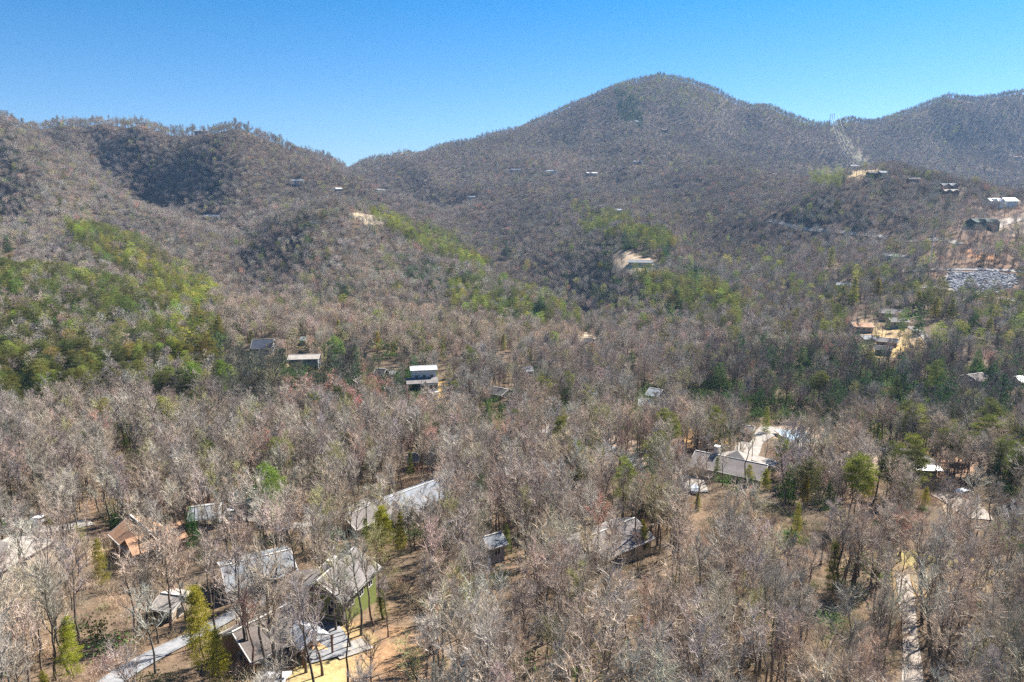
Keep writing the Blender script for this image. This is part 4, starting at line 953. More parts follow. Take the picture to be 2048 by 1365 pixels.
# ---- single evergreens one can point to: px, top, base, kind, tint, width, label
SINGLES = [
 (766,1010,1112,'p',(1.7,2.1,0.9),1.25,'biggest of the three bright green pines right of the grey-brown roof'),
 (802,1022,1108,'p',(2.1,2.2,0.9),0.8,'right one of the three bright green pines, slim and yellowish'),
 (733,1036,1100,'p',(1.4,1.9,0.9),0.85,'left one of the three bright green pines, lowest'),
 (1284,1038,1112,'p',(2.0,2.6,1.0),0.85,'bright yellow-green pine at the right end of the wide grey-brown roof'),
 (412,1158,1342,'p',(1.9,2.6,1.0),1.0,'tall slim bright pine left of the brown shingled house'),
 (440,1248,1372,'p',(2.1,2.2,0.9),1.0,'bushy yellow-green pine against the left end of the brown shingled house'),
 (150,1222,1356,'p',(1.6,2.0,0.8),0.95,'olive green pine near the bottom left corner'),
 (95,1330,1440,'p',(1.2,1.2,0.8),0.9,'low olive pine cut by the bottom edge at the left'),
 (386,998,1092,'h',(0.9,1.6,1.2),0.75,'dark green conifer beside the brown wooden house'),
 (1012,1044,1112,'p',(0.9,1.2,1.2),0.8,'pale green thin pine right of the narrow grey outbuilding'),
 (232,1020,1058,'h',(0.8,1.3,0.6),1.4,'squat dark green conifer left of the brown wooden house'),
 (204,1075,1172,'p',(1.5,1.5,0.9),0.7,'thin yellowish pine in the bare wood in front of the brown wooden house'),
 (765,1172,1240,'p',(1.1,1.5,0.8),0.9,'round-topped pine right of the olive green house'),
 (1664,1080,1196,'p',(0.9,1.1,0.8),0.8,'ivy-green thick tree standing over the open wood at the lower right'),
 (1591,1005,1080,'p',(1.4,1.5,0.8),0.7,'yellow-green slim pine in the wood below the lodge'),
 (1576,918,1008,'h',(1.1,1.5,0.6),0.7,'tall spruce-like conifer right of the long lodge'),
 (1606,950,1012,'p',(1.7,1.5,0.6),0.9,'yellow pine beside the tall conifer right of the lodge'),
 (1657,944,1014,'h',(0.9,1.3,0.7),0.6,'narrow dark conifer below the row of tall trunks'),
 (1736,950,1002,'p',(1.9,1.7,0.6),1.1,'yellow pine in front of the row of tall trunks'),
 (1850,975,1016,'p',(1.5,1.5,0.6),1.1,'yellow-green pine in front of the hip-roofed grey house'),
 (1496,930,972,'p',(1.5,1.6,0.9),1.3,'left of two yellow-green pines against the lodge front'),
 (1530,938,980,'p',(1.5,1.7,0.8),1.2,'right of two yellow-green pines against the lodge front'),
 (1432,914,960,'p',(0.9,1.2,1.0),0.8,'small blue-green pine in front of the middle of the lodge'),
 (1394,985,1022,'p',(1.2,1.3,0.6),1.0,'small pine in the bare wood below the left end of the lodge'),
 (1990,910,990,'h',(0.7,1.0,1.0),1.2,'broad dark evergreen above the gravel drive at the right'),
 (1438,720,788,'h',(1.3,1.5,1.3),1.1,'large lone pyramid-shaped conifer above the valley'),
 (1467,752,788,'h',(0.9,1.6,0.9),0.9,'small green conifer right of the lone pyramid-shaped one'),
 (972,794,836,'h',(1.2,1.5,0.8),1.1,'left of two small conifers in the dark wood of the middle'),
 (1001,800,838,'h',(1.0,1.2,0.9),0.9,'right of two small conifers in the dark wood of the middle'),
 (1263,699,724,'h',(1.0,1.4,0.8),1.1,'single little round conifer in the bare valley woods'),
 (1285,762,792,'h',(0.9,1.2,1.1),1.1,'grey-green conifer near the slate roof in the valley woods'),
 (1386,768,800,'h',(1.4,1.5,1.2),1.0,'pale conifer left of the lone pyramid-shaped one'),
 (1604,690,742,'h',(1.5,1.5,1.3),1.2,'upper of two olive conifers above the dark cluster'),
 (1602,728,768,'h',(1.4,1.4,1.2),1.2,'lower of two olive conifers above the dark cluster'),
 (1551,703,740,'h',(1.6,1.5,1.3),1.0,'pale olive conifer left of the two olive ones'),
 (1520,768,828,'h',(0.55,0.9,0.9),0.9,'left of three dark columns of conifers in the valley'),
 (1540,770,826,'h',(0.55,0.85,0.8),0.8,'middle of three dark columns of conifers in the valley'),
 (1559,772,822,'h',(0.6,0.9,0.8),0.8,'right of three dark columns of conifers in the valley'),
 (1530,816,866,'p',(1.1,1.4,0.8),0.9,'green pine below the three dark columns'),
 (1440,866,902,'h',(0.6,1.1,0.8),1.0,'dark cone-shaped conifer behind the lodge'),
 (1702,562,622,'p',(1.6,1.7,1.2),0.9,'tall bright layered pine by the grey-roofed house on the right'),
 (1684,578,620,'p',(1.1,1.2,0.7),1.1,'darker round pine just left of the tall bright layered one'),
 (1752,560,600,'p',(1.3,1.2,0.7),1.1,'olive pine right of the tall bright layered one'),
 (1836,588,625,'p',(1.3,1.3,0.8),1.2,'broad olive pine above the cluster of houses on the right'),
 (1837,628,668,'h',(0.8,1.2,0.7),1.3,'dark conifer right of the cluster of houses'),
 (1870,600,640,'p',(1.5,1.4,0.6),1.1,'left of a clump of yellow-green pines on the right'),
 (1900,602,644,'p',(1.3,1.4,0.6),1.0,'right of a clump of yellow-green pines on the right'),
 (1945,618,664,'h',(0.9,1.3,0.7),1.1,'dark layered conifer among pines at the right'),
 (1975,640,680,'p',(1.2,1.3,0.6),1.0,'round green pine at the far right of the clump'),
 (1952,698,742,'h',(1.2,1.7,0.8),1.1,'bright green conifer right of the yellow lawn'),
 (1790,744,808,'h',(1.5,1.2,1.0),1.0,'brownish olive cone-shaped conifer in the right valley'),
 (1773,728,760,'h',(1.1,1.2,0.9),1.0,'small olive conifer behind the brownish cone-shaped one'),
 (1849,758,790,'h',(1.2,1.4,0.9),0.9,'pale green small conifer right of the brownish cone-shaped one'),
 (1752,848,895,'p',(1.3,1.9,0.9),0.9,'bright green small pine above the row of tall trunks'),
 (1008,671,702,'p',(1.3,1.5,0.7),1.0,'small dark-crowned pine on the pale bench of bare trees'),
 (676,643,670,'p',(1.4,1.6,0.7),1.1,'lone round pine above the bench, left of the middle'),
 (757,668,702,'p',(1.9,1.7,0.8),1.0,'yellowish pine standing above the bare bench'),
 (785,690,716,'p',(1.9,1.8,0.8),0.9,'small yellow pine right of the yellowish one on the bench'),
 (888,693,722,'p',(1.3,1.6,0.7),1.1,'dark-topped pine right of the modern white-roofed house'),
 (398,610,650,'p',(1.8,2.0,0.7),1.2,'brightest yellow-green pine at the crest of the left slope'),
 (442,636,690,'p',(1.2,1.2,0.8),1.1,'olive pine at the end of the left pine slope'),
 (503,665,702,'p',(1.2,1.4,0.7),1.1,'pine left of the dark blue roofed cabin'),
 (15,472,505,'h',(0.7,1.1,0.7),1.2,'dark conifer at the left edge on the high slope'),
 (22,510,530,'p',(1.8,1.6,0.7),1.5,'flat yellow pine at the left edge'),
 (54,716,768,'h',(0.7,1.3,0.6),1.3,'dark green dense conifer on the lower left slope'),
 (1080,588,628,'h',(0.9,1.2,0.8),1.0,'dark narrow conifer at the foot of the middle knoll'),
 (1012,470,520,'h',(0.5,0.8,0.9),0.9,'dark column conifer in the gap behind the knoll'),
 (690,572,592,'h',(0.8,1.2,0.8),1.1,'dark conifer on the face of the knoll'),
 (1350,570,618,'h',(0.9,1.3,0.9),1.0,'tall dark conifer below the sandy clearing'),
 (1390,528,556,'h',(0.9,1.2,0.8),1.0,'dark conifer at the right of the sandy clearing'),
 (820,905,960,'p',(1.3,1.6,1.2),0.7,'pale green pine beside the small brown cabin'),
 (255,868,905,'p',(1.0,1.5,0.7),1.0,'green-topped conifer at the foot of the left slope'),
 (1660,500,540,'p',(1.3,1.5,1.0),0.9,'slim pine below the upper hillside road'),
]
# ---------------------------------------------------------------- where the trees stand
HA = np.array([(a[0], a[1], math.cos(a[3]), math.sin(a[3]), a[4], a[5]) for a in HOUSES]); RA = np.array(ROADS)
def blocked(x, y, margin=0.8):
    r = np.zeros(x.shape, bool)
    for hx, hy, c, s, hl_, hw_ in HA:
        dx, dy = x - hx, y - hy; u = dx * c + dy * s; v = -dx * s + dy * c
        r |= (np.abs(u) < hl_ + margin) & (np.abs(v) < hw_ + margin)
    for i in range(0, len(RA)):
        rx_, ry_, w_ = RA[i]
        m = (np.abs(x - rx_) < w_ + margin * 0.3) & (np.abs(y - ry_) < w_ + margin * 0.3)
        r |= m
    return r
# cell grid with growing spacing
pts = []
y = 52.0
while y < 2450:
    s = 2.85 if y < 200 else (3.7 if y < 300 else (4.5 if y < 560 else (6.0 if y < 1100 else 6.8)))
    xm = 0.86 * y + 8
    k = int(2 * xm / s); xs = (np.arange(k) + 0.5) * s - xm
    xs = xs + RNG.uniform(-0.48, 0.48, k) * s; ys = y + RNG.uniform(-0.48, 0.48, k) * s
    pts.append(np.stack([xs, ys], 1)); y += s
XY = np.concatenate(pts); XY = XY[XY[:, 1] > 50]
X, Y = XY[:, 0], XY[:, 1]; Z = ground_z(X, Y)
hid = hidden_by(X, Y, Z + 17)
keep = hid < 10 + 9000 / Y
X, Y, Z = X[keep], Y[keep], Z[keep]
PX, PY = project(X, Y, Z)
N_ = len(X); R1 = RNG.rand(N_); R2 = RNG.rand(N_); R3 = RNG.rand(N_)
clump = fbm(X / 45, Y / 45, 3) + 0.5

# density of the wood (share of cells that hold a tree)
dens = np.full(N_, 0.93)
dens = np.where(Y < 150, 0.95, dens)
def zone(poly): return in_poly(PX, PY, poly)
THIN = [([(590,1230),(700,1220),(790,1290),(760,1420),(560,1420)], .4), 
        ([(1545,850),(1660,850),(1680,912),(1560,915)], .18), ([(1390,930),(1560,950),(1560,1010),(1390,1000)], .4), ([(1925,400),(2060,400),(2060,600),(1840,600),(1860,500)], .7),
        ([(1890,540),(2040,540),(2040,600),(1890,600)], .02), ([(1740,1120),(1990,1110),(2060,1200),(1790,1200)], .45), ([(1790,1150),(1850,1150),(1850,1420),(1790,1420)], .55),
        ([(1225,500),(1320,510),(1310,555),(1220,550)], .12), ([(1860,985),(1970,990),(1980,1050),(1890,1050)], .3), ([(815,770),(920,765),(925,815),(850,815)], .3),
        ([(560,725),(650,725),(650,750),(560,750)], .25), ([(488,700),(555,703),(552,722),(490,720)], .25), ([(1715,640),(1860,660),(1860,715),(1740,715)], .35), ([(1656,250),(1670,248),(1745,330),(1710,330)], .4),
        ([(1640,330),(1765,335),(1765,362),(1640,372)], .35), 
        ([(700,423),(760,430),(775,452),(735,455)], .25), ([(1150,655),(1200,660),(1200,705),(1155,705)], .3)]
for poly, k in THIN: dens = np.where(zone(poly), dens * k, dens)
TS = 0.70
HPX = 12.5 * 0.87 * FPX / Y; CRW = 1.6 * FPX / Y
keepm = np.ones(N_)
SING_T = []
def cover_keep(tx, ty, td, hw_, kf):
    m = (np.abs(PX - tx) < hw_ + CRW) & (PY - HPX < ty + 2) & (PY > ty - 1) & (Y < td)
    keepm[m] = np.minimum(keepm[m], kf)
for t_ in TARGETS: cover_keep(*t_)
for t_ in SINGLES: cover_keep(t_[0], (t_[1] * 0.45 + t_[2] * 0.55), at(t_[0], min(t_[2], 1450))[1] - 1, 0.34 * (t_[2] - t_[1]), 0.03)
for t_ in SINGLES: cover_keep(t_[0], t_[2], at(t_[0], min(t_[2], 1450))[1] - 1, 0.28 * (t_[2] - t_[1]), 0.15)
gz_hid = hidden_by(X, Y, Z)
dens = np.where((Y > 900) & (gz_hid > 1.5), dens * 0.22, dens)
dens = np.where(zone([(430,725),(860,750),(870,830),(430,830)]) | zone([(1480,740),(2060,740),(2060,880),(1480,870)]), dens * 0.7, dens)
dens *= keepm
alive = (R1 < dens) & ~blocked(X, Y)
# share of pines (P), hemlocks (Hm), reddish crowns
P = np.where(Y < 125, 0.0, 0.014); Hm = np.full(N_, 0.006)
def setz(arr, poly, v, noisy=True):
    z = zone(poly); arr[z] = np.maximum(arr[z], v * (np.clip(clump[z] * 1.6 + 0.1, 0.15, 1.35) if noisy else 1))
setz(P, [(128,455),(200,462),(300,505),(380,555),(445,602),(400,632),(330,606),(220,545),(150,505)], .66, False)
setz(P, [(-80,545),(140,560),(300,600),(430,640),(460,700),(450,800),(380,860),(250,810),(-80,880)], .54)
setz(P, [(300,600),(440,640),(460,800),(390,850),(320,760)], .62)
setz(P, [(735,422),(800,443),(900,480),(985,535),(965,552),(880,528),(800,486),(750,452)], .66, False)
setz(P, [(880,540),(1100,605),(1190,665),(1060,670),(900,640)], .38)
setz(P, [(1135,405),(1200,430),(1290,455),(1340,480),(1360,515),(1290,510),(1240,500),(1165,475)], .7)
setz(Hm, [(1235,470),(1340,480),(1345,525),(1250,512)], .7, False)
setz(P, [(1245,538),(1330,540),(1430,585),(1490,640),(1480,672),(1400,652),(1300,612)], .7)
setz(P, [(1615,345),(1690,345),(1680,392),(1620,380)], .75, False)
setz(Hm, [(1228,180),(1290,205),(1285,262),(1235,240)], .85)
setz(P, [(1180,150),(1330,140),(1460,185),(1440,240),(1250,200)], .25)
setz(P, [(1440,180),(1700,235),(1700,268),(1600,262),(1440,215)], .22)
setz(P, [(1750,215),(1930,185),(1930,280),(1780,290)], .14)
setz(Hm, [(1640,560),(2060,560),(2060,720),(1640,700)], .05); setz(P, [(1640,560),(2060,560),(2060,720),(1640,700)], .28); setz(P, [(1180,500),(2060,500),(2060,700),(1180,700)], .06); setz(P, [(1500,890),(2060,900),(2060,1080),(1500,1060)], .14)
setz(Hm, [(1400,700),(2060,700),(2060,870),(1400,870)], .2); setz(Hm, [(430,725),(860,750),(870,830),(430,830)], .32); setz(Hm, [(1840,780),(2060,780),(2060,900),(1840,880)], .45)
setz(P, [(1500,910),(1780,930),(1780,1020),(1500,1010)], .16); setz(Hm, [(1500,910),(2060,930),(2060,1020),(1500,1010)], .06)
setz(P, [(1850,980),(2060,980),(2060,1060),(1850,1050)], .16)
setz(P, [(450,640),(800,640),(800,700),(450,720)], .04); setz(P, [(600,240),(700,300),(700,330),(600,320)], .05)
setz(P, [(1560,990),(1700,1000),(1700,1150),(1560,1120)], .05)
Hm[Y < 190] = 0.004; Hm[zone([(1500,890),(1800,900),(1800,1030),(1500,1010)])] = 0; P[zone([(1545,900),(1720,910),(1720,1030),(1545,1010)])] *= 0.4
isP = alive & (R2 < P); isH = alive & ~isP & (R2 < P + Hm); isB = alive & ~isP & ~isH
leftslope = zone([(-80,545),(140,560),(300,600),(430,640),(460,700),(450,800),(380,860),(250,810),(-80,880)])
isB &= ~(leftslope & (R3 < 0.15))

def tints(n_, base, hue, val, rs=RNG):
    c = np.array(base)[None] * (1 + rs.normal(0, hue, (n_, 3))) * np.exp(rs.normal(0, val, (n_, 1)))
    return np.clip(c, 0.15, 2.6)
palette = np.array([(0.98, 0.95, 0.93), (1.06, 0.94, 0.87), (0.92, 0.95, 0.97), (1.06, 1.0, 0.90), (0.80, 0.76, 0.73), (1.18, 1.17, 1.14)])
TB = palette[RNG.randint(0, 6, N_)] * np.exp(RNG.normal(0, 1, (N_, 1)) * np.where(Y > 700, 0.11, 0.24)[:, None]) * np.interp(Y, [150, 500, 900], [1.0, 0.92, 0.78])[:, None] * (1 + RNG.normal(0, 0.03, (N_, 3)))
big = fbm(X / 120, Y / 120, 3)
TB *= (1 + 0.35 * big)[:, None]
def tz(poly, m): z = zone(poly); TB[z] *= np.array(m)
tz([(430,615),(700,610),(1180,680),(1150,720),(860,740),(450,720)], (1.16, 1.12, 1.06))
tz([(430,725),(860,750),(870,830),(430,830)], (0.44, 0.47, 0.44))
tz([(1400,720),(2060,720),(2060,900),(1400,880)], (0.66, 0.65, 0.65))
red = (RNG.rand(N_) < 0.010) | (zone([(560,790),(780,770),(800,870),(560,860)]) & (RNG.rand(N_) < 0.3))
TB[red] = np.array([1.30, 0.90, 0.82])
olive = RNG.rand(N_) < 0.05
TB[olive & ~red] = np.array([1.0, 1.05, 0.62])

TB *= np.minimum(1.0, 1.22 / TB.mean(1))[:, None]
near_b = np.where(isB)[0]; near_b = near_b[(np.abs(PX[near_b] - 1024) < 1060) & (PY[near_b] > 0)]
base_on = (PY[near_b] < 1560)
near_b = near_b[base_on]; near_b = near_b[np.argsort(Y[near_b])]

LAND = [(690,1170,'the olive green house'), (530,1260,'the white-porched house'), (510,1120,'the pale blue-grey roof'), (300,1060,'the brown wooden house'), (20,1100,'the beige-roofed house'),
        (820,990,'the long blue-grey roof'), (765,1060,'the three bright green pines'), (940,1000,'the dark brown gabled house'), (1210,1080,'the wide grey-brown roof'), (985,1080,'the narrow grey outbuilding'),
        (1818,1250,'the gravel path'), (1480,930,'the long lodge'), (1800,1020,'the red-budded tree'), (1000,1300,'the bottom edge, middle'), (1300,1300,'the bottom edge, centre right'), (1550,1250,'the lower right wood'),
        (1980,1300,'the bottom right corner'), (60,1300,'the bottom left corner'), (250,1250,'the bottom edge, left'), (1450,1100,'the centre right wood'), (1650,1130,'the ivy-green tree')]
def where(px, py):
    k = min(range(len(LAND)), key=lambda i: (LAND[i][0] - px) ** 2 + ((LAND[i][1] - py) * 1.2) ** 2)
    lx, ly, nm = LAND[k]; dx, dy = px - lx, (py - ly)
    if abs(dx) > abs(dy): w = 'right of' if dx > 0 else 'left of'
    else: w = 'in front of' if dy > 0 else 'behind'
    if 'bottom' in nm or 'wood' in nm or 'path' in nm: w = {'in front of': 'just below', 'behind': 'just above'}.get(w, w)
    return w + ' ' + nm

def plant(kind, x, y, z, h18, girth, rot, tintv, stock, label, cat, group, lean=None):
    r_ = link(kind, None, None, (x, y, z - 0.2), rot); r_.scale = (girth, girth, h18)
    if lean: r_.rotation_euler = (lean[0], lean[1], rot)
    tag(r_, label, cat, group)
    for nm, me in (('trunk', stock[0]), ('crown', stock[1])):
        c_ = link(nm, me, r_); c_['tint'] = [float(v) for v in tintv] + [1.0]
    return r_

ind = near_b[:260]; rest = np.setdiff1d(np.where(isB)[0], ind)
for i in ind:
    v = int(RNG.randint(0, 8)); s = float(TS * RNG.uniform(0.6, 1.22)); g_ = s * float(RNG.uniform(0.85, 1.15))
    tone = 'reddish' if red[i] else ('pale' if TB[i].mean() > 1.12 else ('dark' if TB[i].mean() < 0.82 else 'grey-brown'))
    size = 'small' if s < 0.54 else ('tall' if s > 0.76 else 'middling')
    plant('bare_tree', float(X[i]), float(Y[i]), float(Z[i]), s, g_, float(RNG.uniform(0, 6.28)), TB[i], NEAR[v],
          '%s %s bare tree, %s, %s' % (size, tone, NEAR[v][2], where(PX[i], PY[i] - 60)), 'tree', 'leafless trees of the near wood', (float(RNG.normal(0, .05)), float(RNG.normal(0, .05))))
for q_, (px, py) in enumerate([(500,1332),(531,1348),(563,1352),(588,1338),(488,1334),(612,1346),(645,1352),(702,1296),(722,1272),(748,1252),(692,1246),(655,1236),(474,1216),(503,1203),(532,1192),(562,1181),(592,1176),(515,1352),(547,1338),(768,1240),(672,1262),(486,1300),
                               (1160,1150),(1190,1140),(1225,1128),(1262,1112),(1292,1100),(1410,965),(1445,972),(1490,970)]):
    x_, y_, z_ = at(px, py); v = q_ % 8; s = 0.62 + 0.05 * ((q_ * 5) % 7)
    plant('bare_tree', x_, y_, z_, s, s * 1.05, q_ * 1.7, TB[q_ * 37], NEAR[v], '%s bare tree, %s, %s' % ('small' if s < 0.72 else 'tall' if s > 0.85 else 'middling', NEAR[v][2], where(px, py - 60)),
          'tree', 'leafless trees of the near wood')
lod = np.where(Y[rest] < 210, 0, np.where(Y[rest] < 560, 1, 2))
var = np.where(lod == 0, RNG.randint(0, 8, len(rest)), np.where(lod == 1, np.where(RNG.rand(len(rest)) < 0.45 + (Y[rest] - 210) / 700, RNG.randint(21, 25, len(rest)), RNG.randint(8, 15, len(rest))), RNG.randint(15, 21, len(rest))))
skyl = (Y[rest] > 900) & (PY[rest] < 345) & (hidden_by(X[rest] * 0.997, Y[rest] * 1.035, ground_z(X[rest], Y[rest] * 1.035)) > 2.0)
var = np.where(skyl & (RNG.rand(len(rest)) < 0.6), RNG.randint(8, 15, len(rest)), var)
sc = RNG.uniform(0.62, 1.18, len(rest)) * np.interp(Y[rest], [60, 220, 560, 1000, 1300], [TS, 0.74, 0.80, 0.86, 0.80])
sc = np.where(skyl, sc * 1.02, sc)
gw = sc * RNG.uniform(0.9, 1.25, len(rest)) * np.where(skyl, 1.0, np.interp(Y[rest], [560, 900], [1.0, 1.28]))
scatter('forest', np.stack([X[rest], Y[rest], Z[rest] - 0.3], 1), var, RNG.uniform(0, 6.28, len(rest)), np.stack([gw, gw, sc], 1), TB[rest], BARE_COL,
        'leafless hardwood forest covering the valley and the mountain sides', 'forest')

# ---- single evergreens one can point to: px, top, base, kind, tint, width, label
kx = 0
HUE = {'p': 'pine_tree', 'h': 'conifer_tree'}
for px, pt, pb, k, tn, wd, lab in SINGLES:
    x, y, z = at(px, pb); hgt = min((pb - pt) / FPX * y * 1.15, 27.0)
    s = hgt / 18.0; st = PINE_NEAR[5 + kx % 3] if k == 'p' else HEM_NEAR[kx % 4]; kx += 1
    plant(HUE[k], x, y, z, s, s * wd * (1.15 if k == 'h' else 1.0), kx * 1.3, (min(tn[0], 1.9) * 1.3, min(tn[1], 1.9) * 1.25, tn[2]), st, lab, 'pine' if k == 'p' else 'conifer', None)
# red-budded and other marked bare trees
for px, pt, pb, v, tn, wd, lab in [
    (1800,1005,1100,4,(1.9,0.62,0.62),1.1,'pinkish red budding tree in the open wood at the right'),
    (1500,960,1035,4,(1.6,0.80,0.68),1.0,'reddish-brown budding tree in front of the lodge'),
    (1855,1020,1290,6,(0.62,0.58,0.55),1.25,'big spreading dark bare tree right of the gravel path'),
    (1940,1060,1180,2,(0.6,0.56,0.54),1.2,'dark bare tree above the straw-coloured clearing'),
    (690,1130,1385,1,(0.42,0.38,0.36),1.0,'tall dark bare tree standing in front of the olive green house'),
    (745,1225,1420,0,(0.42,0.38,0.36),1.2,'many-stemmed dark bare tree at the bottom edge right of the drive'),
    (1630,880,975,1,(0.5,0.42,0.38),1.0,'dark upright bare tree beside the pool terrace'),
    (70,985,1090,0,(0.6,0.55,0.5),1.0,'dark forked bare tree behind the beige-roofed house'),
    (590,810,850,4,(1.7,0.75,0.70),1.3,'rounded reddish bare crown below the dark band of evergreens'),
    (715,790,850,4,(1.8,0.72,0.68),1.4,'second rounded reddish bare crown, right of the first, in the dark middle wood')]:
    x, y, z = at(px, min(pb, 1470)); hgt = min((pb - pt) / FPX * y * 1.02, 26.0); s = hgt / 18.0
    plant('bare_tree', x, y, z, s, s * wd, px * 0.1, tn, NEAR[v], lab, 'tree', None)

# ---- massed evergreens: the 220 nearest pines are single trees, the others one mass
p_all = np.where(isP)[0]; p_all = p_all[np.argsort(Y[p_all])]
vis = p_all[(np.abs(PX[p_all] - 1024) < 1030) & (hidden_by(X[p_all], Y[p_all], Z[p_all] + 14) < 2)]
pi = vis[:235]; pr_ = np.setdiff1d(p_all, pi)
TP = tints(N_, (1.08, 1.26, 0.85), 0.10, 0.36); yellow = zone([(300,560),(460,600),(460,850),(330,800)]) | zone([(128,455),(445,602),(400,632),(150,505)]) | zone([(735,422),(985,535),(965,552),(750,452)])
TP[yellow] *= np.array([1.35, 1.3, 1.0])
TP[Y > 480] *= 1.2
PLAND = [(200,600,'the upper pine slope'), (60,700,'the left pine slope edge'), (200,720,'the middle pine slope'), (380,700,'the right pine slope side'), (380,820,'the pine slope corner'), (120,820,'the pine slope foot'),
         (1560,960,'the right end of the lodge'), (1700,980,'the row of tall trunks'), (1950,1010,'the right gravel drive'), (600,680,'the hillside cabins'), (1800,640,'the right house cluster'), (1400,1150,'the near bare wood'), (600,1100,'the near houses'), (1000,800,'the dark middle woods'), (1600,780,'the right valley'), (1400,620,'the sandy clearing slope')]
def pwhere(px, py):
    lx, ly, nm = min(PLAND, key=lambda q: (q[0] - px) ** 2 + ((q[1] - py) * 1.2) ** 2); dx, dy = px - lx, py - ly
    w = ('right of' if dx > 0 else 'left of') if abs(dx) > abs(dy) else ('in front of' if dy > 0 else 'behind')
    return w + ' ' + nm
for i in pi:
    s = float(RNG.uniform(0.55, 0.9)); g_ = s * float(RNG.uniform(0.85, 1.25)); v = int(RNG.randint(0, 5))
    tone = 'yellow-green' if TP[i][0] > 1.35 else ('dark green' if TP[i][1] < 1.0 else 'olive green')
    plant('pine_tree', float(X[i]), float(Y[i]), float(Z[i]), s, g_, float(RNG.uniform(0, 6.28)), TP[i], PINE_NEAR[v],
          '%s %s pine, %s' % ('small' if s < .64 else 'tall' if s > .79 else 'middling', tone, pwhere(PX[i], PY[i])), 'pine', 'pines of the slopes')
ev = np.concatenate([pr_, np.where(isH)[0]]); isp = np.isin(ev, pr_)
h_only = ev[~isp]
hv = h_only[np.argsort(Y[h_only])][:60]; hv = hv[(np.abs(PX[hv] - 1024) < 1024)]
TH = tints(N_, (0.8, 1.05, 0.95), 0.08, 0.25)
for i in hv:
    s = float(RNG.uniform(0.5, 0.85)); v = int(RNG.randint(0, 4))
    plant('conifer_tree', float(X[i]), float(Y[i]), float(Z[i]), s, s * float(RNG.uniform(.62, .9)), float(RNG.uniform(0, 6.28)), TH[i], HEM_NEAR[v],
          '%s dark conifer, %s' % ('small' if s < .65 else 'tall', pwhere(PX[i], PY[i])), 'conifer', 'dark conifers of the valley')
m_ = ~np.isin(ev, hv); ev = ev[m_]; isp = isp[m_]
varE = np.where(isp, np.where(Y[ev] < 800, RNG.randint(0, 5, len(ev)), RNG.randint(5, 8, len(ev))), RNG.randint(8, 11, len(ev)))
se = RNG.uniform(0.62, 1.0, len(ev)); ge = se * RNG.uniform(0.85, 1.25, len(ev))
TE = np.where(isp[:, None], TP[ev], TH[ev])
scatter('evergreen_forest', np.stack([X[ev], Y[ev], Z[ev] - 0.3], 1), varE, RNG.uniform(0, 6.28, len(ev)), np.stack([ge, ge, se], 1), TE, EVER_COL,
        'masses of pines and dark conifers scattered over the farther slopes', 'forest')

# ---- evergreen undergrowth and leafless brush
sp = []
y = 55.0
while y < 900:
    s = 3.4 if y < 300 else 5.0
    xm = 0.86 * y + 8; k = int(2 * xm / s)
    xs = (np.arange(k) + 0.5) * s - xm + RNG.uniform(-0.5, 0.5, k) * s; ys = y + RNG.uniform(-0.5, 0.5, k) * s
    sp.append(np.stack([xs, ys], 1)); y += s
sp = np.concatenate(sp); sx, sy = sp[:, 0], sp[:, 1]; sz = ground_z(sx, sy); k_ = hidden_by(sx, sy, sz + 3) < 12; sx, sy, sz = sx[k_], sy[k_], sz[k_]
spx, spy = project(sx, sy, sz)
sc_ = fbm(sx / 18, sy / 18, 3) + 0.5
pr = np.where(sy < 260, 0.10, 0.05)
def sz_(poly, v): z = in_poly(spx, spy, poly); pr[z] = np.maximum(pr[z], v * np.clip(sc_[z] * 1.7, 0.3, 1.3))
sz_([(-80,560),(300,600),(460,680),(480,860),(250,900),(-80,960)], .75); sz_([(430,725),(860,745),(880,840),(430,860)], .85); sz_([(1400,740),(2060,740),(2060,900),(1400,890)], .55)
sz_([(850,520),(1100,600),(1190,660),(1080,690),(900,640),(820,560)], .6); sz_([(880,790),(1400,780),(1400,880),(880,880)], .45); sz_([(600,590),(900,600),(1180,690),(700,680)], .4)
sz_([(1180,480),(1500,560),(1500,660),(1200,680)], .35); sz_([(1500,900),(2060,960),(2060,1060),(1500,1060)], .2); sz_([(-80,900),(1100,900),(1100,1200),(-80,1200)], .12)
bk = blocked(sx, sy, 0.2)
cl = np.zeros(len(sx), bool)
for poly, c, brk in COVER[:22]: cl |= in_poly(spx, spy, poly)
RS = RNG.rand(len(sx)); ever = (RS < pr) & ~bk & ~cl
brush = ~ever & ~bk & ~cl & (RNG.rand(len(sx)) < np.where(sy < 260, 0.7, 0.3))
ii = np.where(ever | brush)[0]
vv = np.where(ever[ii], np.where(sy[ii] < 330, RNG.randint(0, 4, len(ii)), RNG.randint(4, 7, len(ii))), RNG.randint(7, 10, len(ii)))
ss = RNG.uniform(0.5, 1.3, len(ii)) * np.where(ever[ii], np.where(sy[ii] < 200, 0.9, 1.35), 0.85)
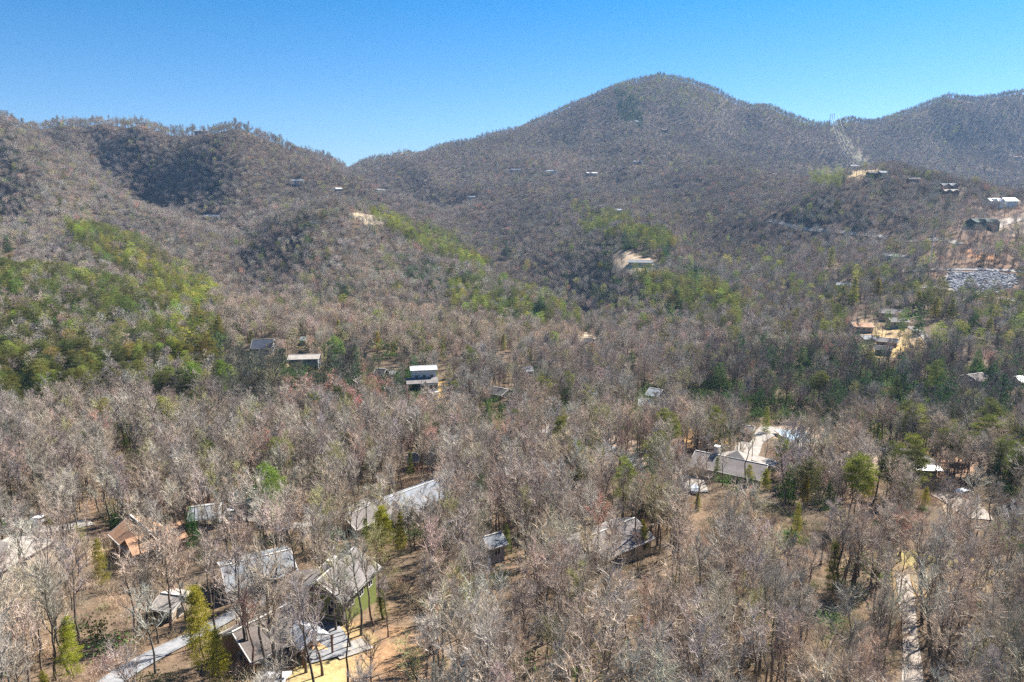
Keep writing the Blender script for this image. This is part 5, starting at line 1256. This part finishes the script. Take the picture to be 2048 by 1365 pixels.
tS = np.where(ever[ii][:, None], tints(len(ii), (1.6, 1.7, 1.2), 0.12, 0.35), tints(len(ii), (1.05, 0.95, 0.78), 0.08, 0.25))
scatter('undergrowth', np.stack([sx[ii], sy[ii], sz[ii] - 0.15], 1), vv, RNG.uniform(0, 6.28, len(ii)), np.stack([ss, ss, ss], 1), tS, SHRUB_COL,
        'evergreen shrubs and leafless brush under the trees', 'undergrowth')

# ---- trees that would share a label are told apart by their order across the view
same = {}
for o_ in col.objects:
    if o_.parent is None and 'label' in o_ and o_.get('category') in ('tree', 'pine', 'conifer', 'house'): same.setdefault(o_['label'], []).append(o_)
ORD = ['leftmost', 'second', 'third', 'fourth', 'fifth', 'sixth', 'seventh', 'eighth', 'ninth', 'tenth', 'eleventh', 'twelfth', 'thirteenth', 'fourteenth', 'fifteenth', 'sixteenth', 'seventeenth', 'eighteenth', 'nineteenth', 'twentieth', 'last']
for lb_, os_ in same.items():
    if len(os_) < 2: continue
    os_.sort(key=lambda q: q.location.x / q.location.y)
    for k_, q in enumerate(os_):
        q['label'] = (('left one: ', 'right one: ')[k_] if len(os_) == 2 else (ORD[min(k_, 20)] + (' from left: ' if k_ else ': '))) + lb_

# ---------------------------------------------------------------- haze
zt_ = float(ZG.max()) + 30
hb = Box(); hb.box((0, 1700, (ZMIN - 4 + zt_) / 2), (6400, 3700, zt_ - ZMIN + 4))
hm = bpy.data.materials.new('haze'); hm.use_nodes = True; nn_ = hm.node_tree.nodes; nn_.clear()
vo = nn_.new('ShaderNodeVolumePrincipled'); vo.inputs['Density'].default_value = HAZE_DENSITY; vo.inputs['Color'].default_value = (0.36, 0.60, 1.0, 1); vo.inputs['Anisotropy'].default_value = 0.15
mo = nn_.new('ShaderNodeOutputMaterial'); hm.node_tree.links.new(vo.outputs[0], mo.inputs['Volume'])
tag(hb.obj('haze', hm), 'thin blue spring haze over the valley', 'haze', kind='stuff')
print('TREES bare', len(rest), 'evergreen', len(ev), 'shrubs', len(ii), 'cells', N_)
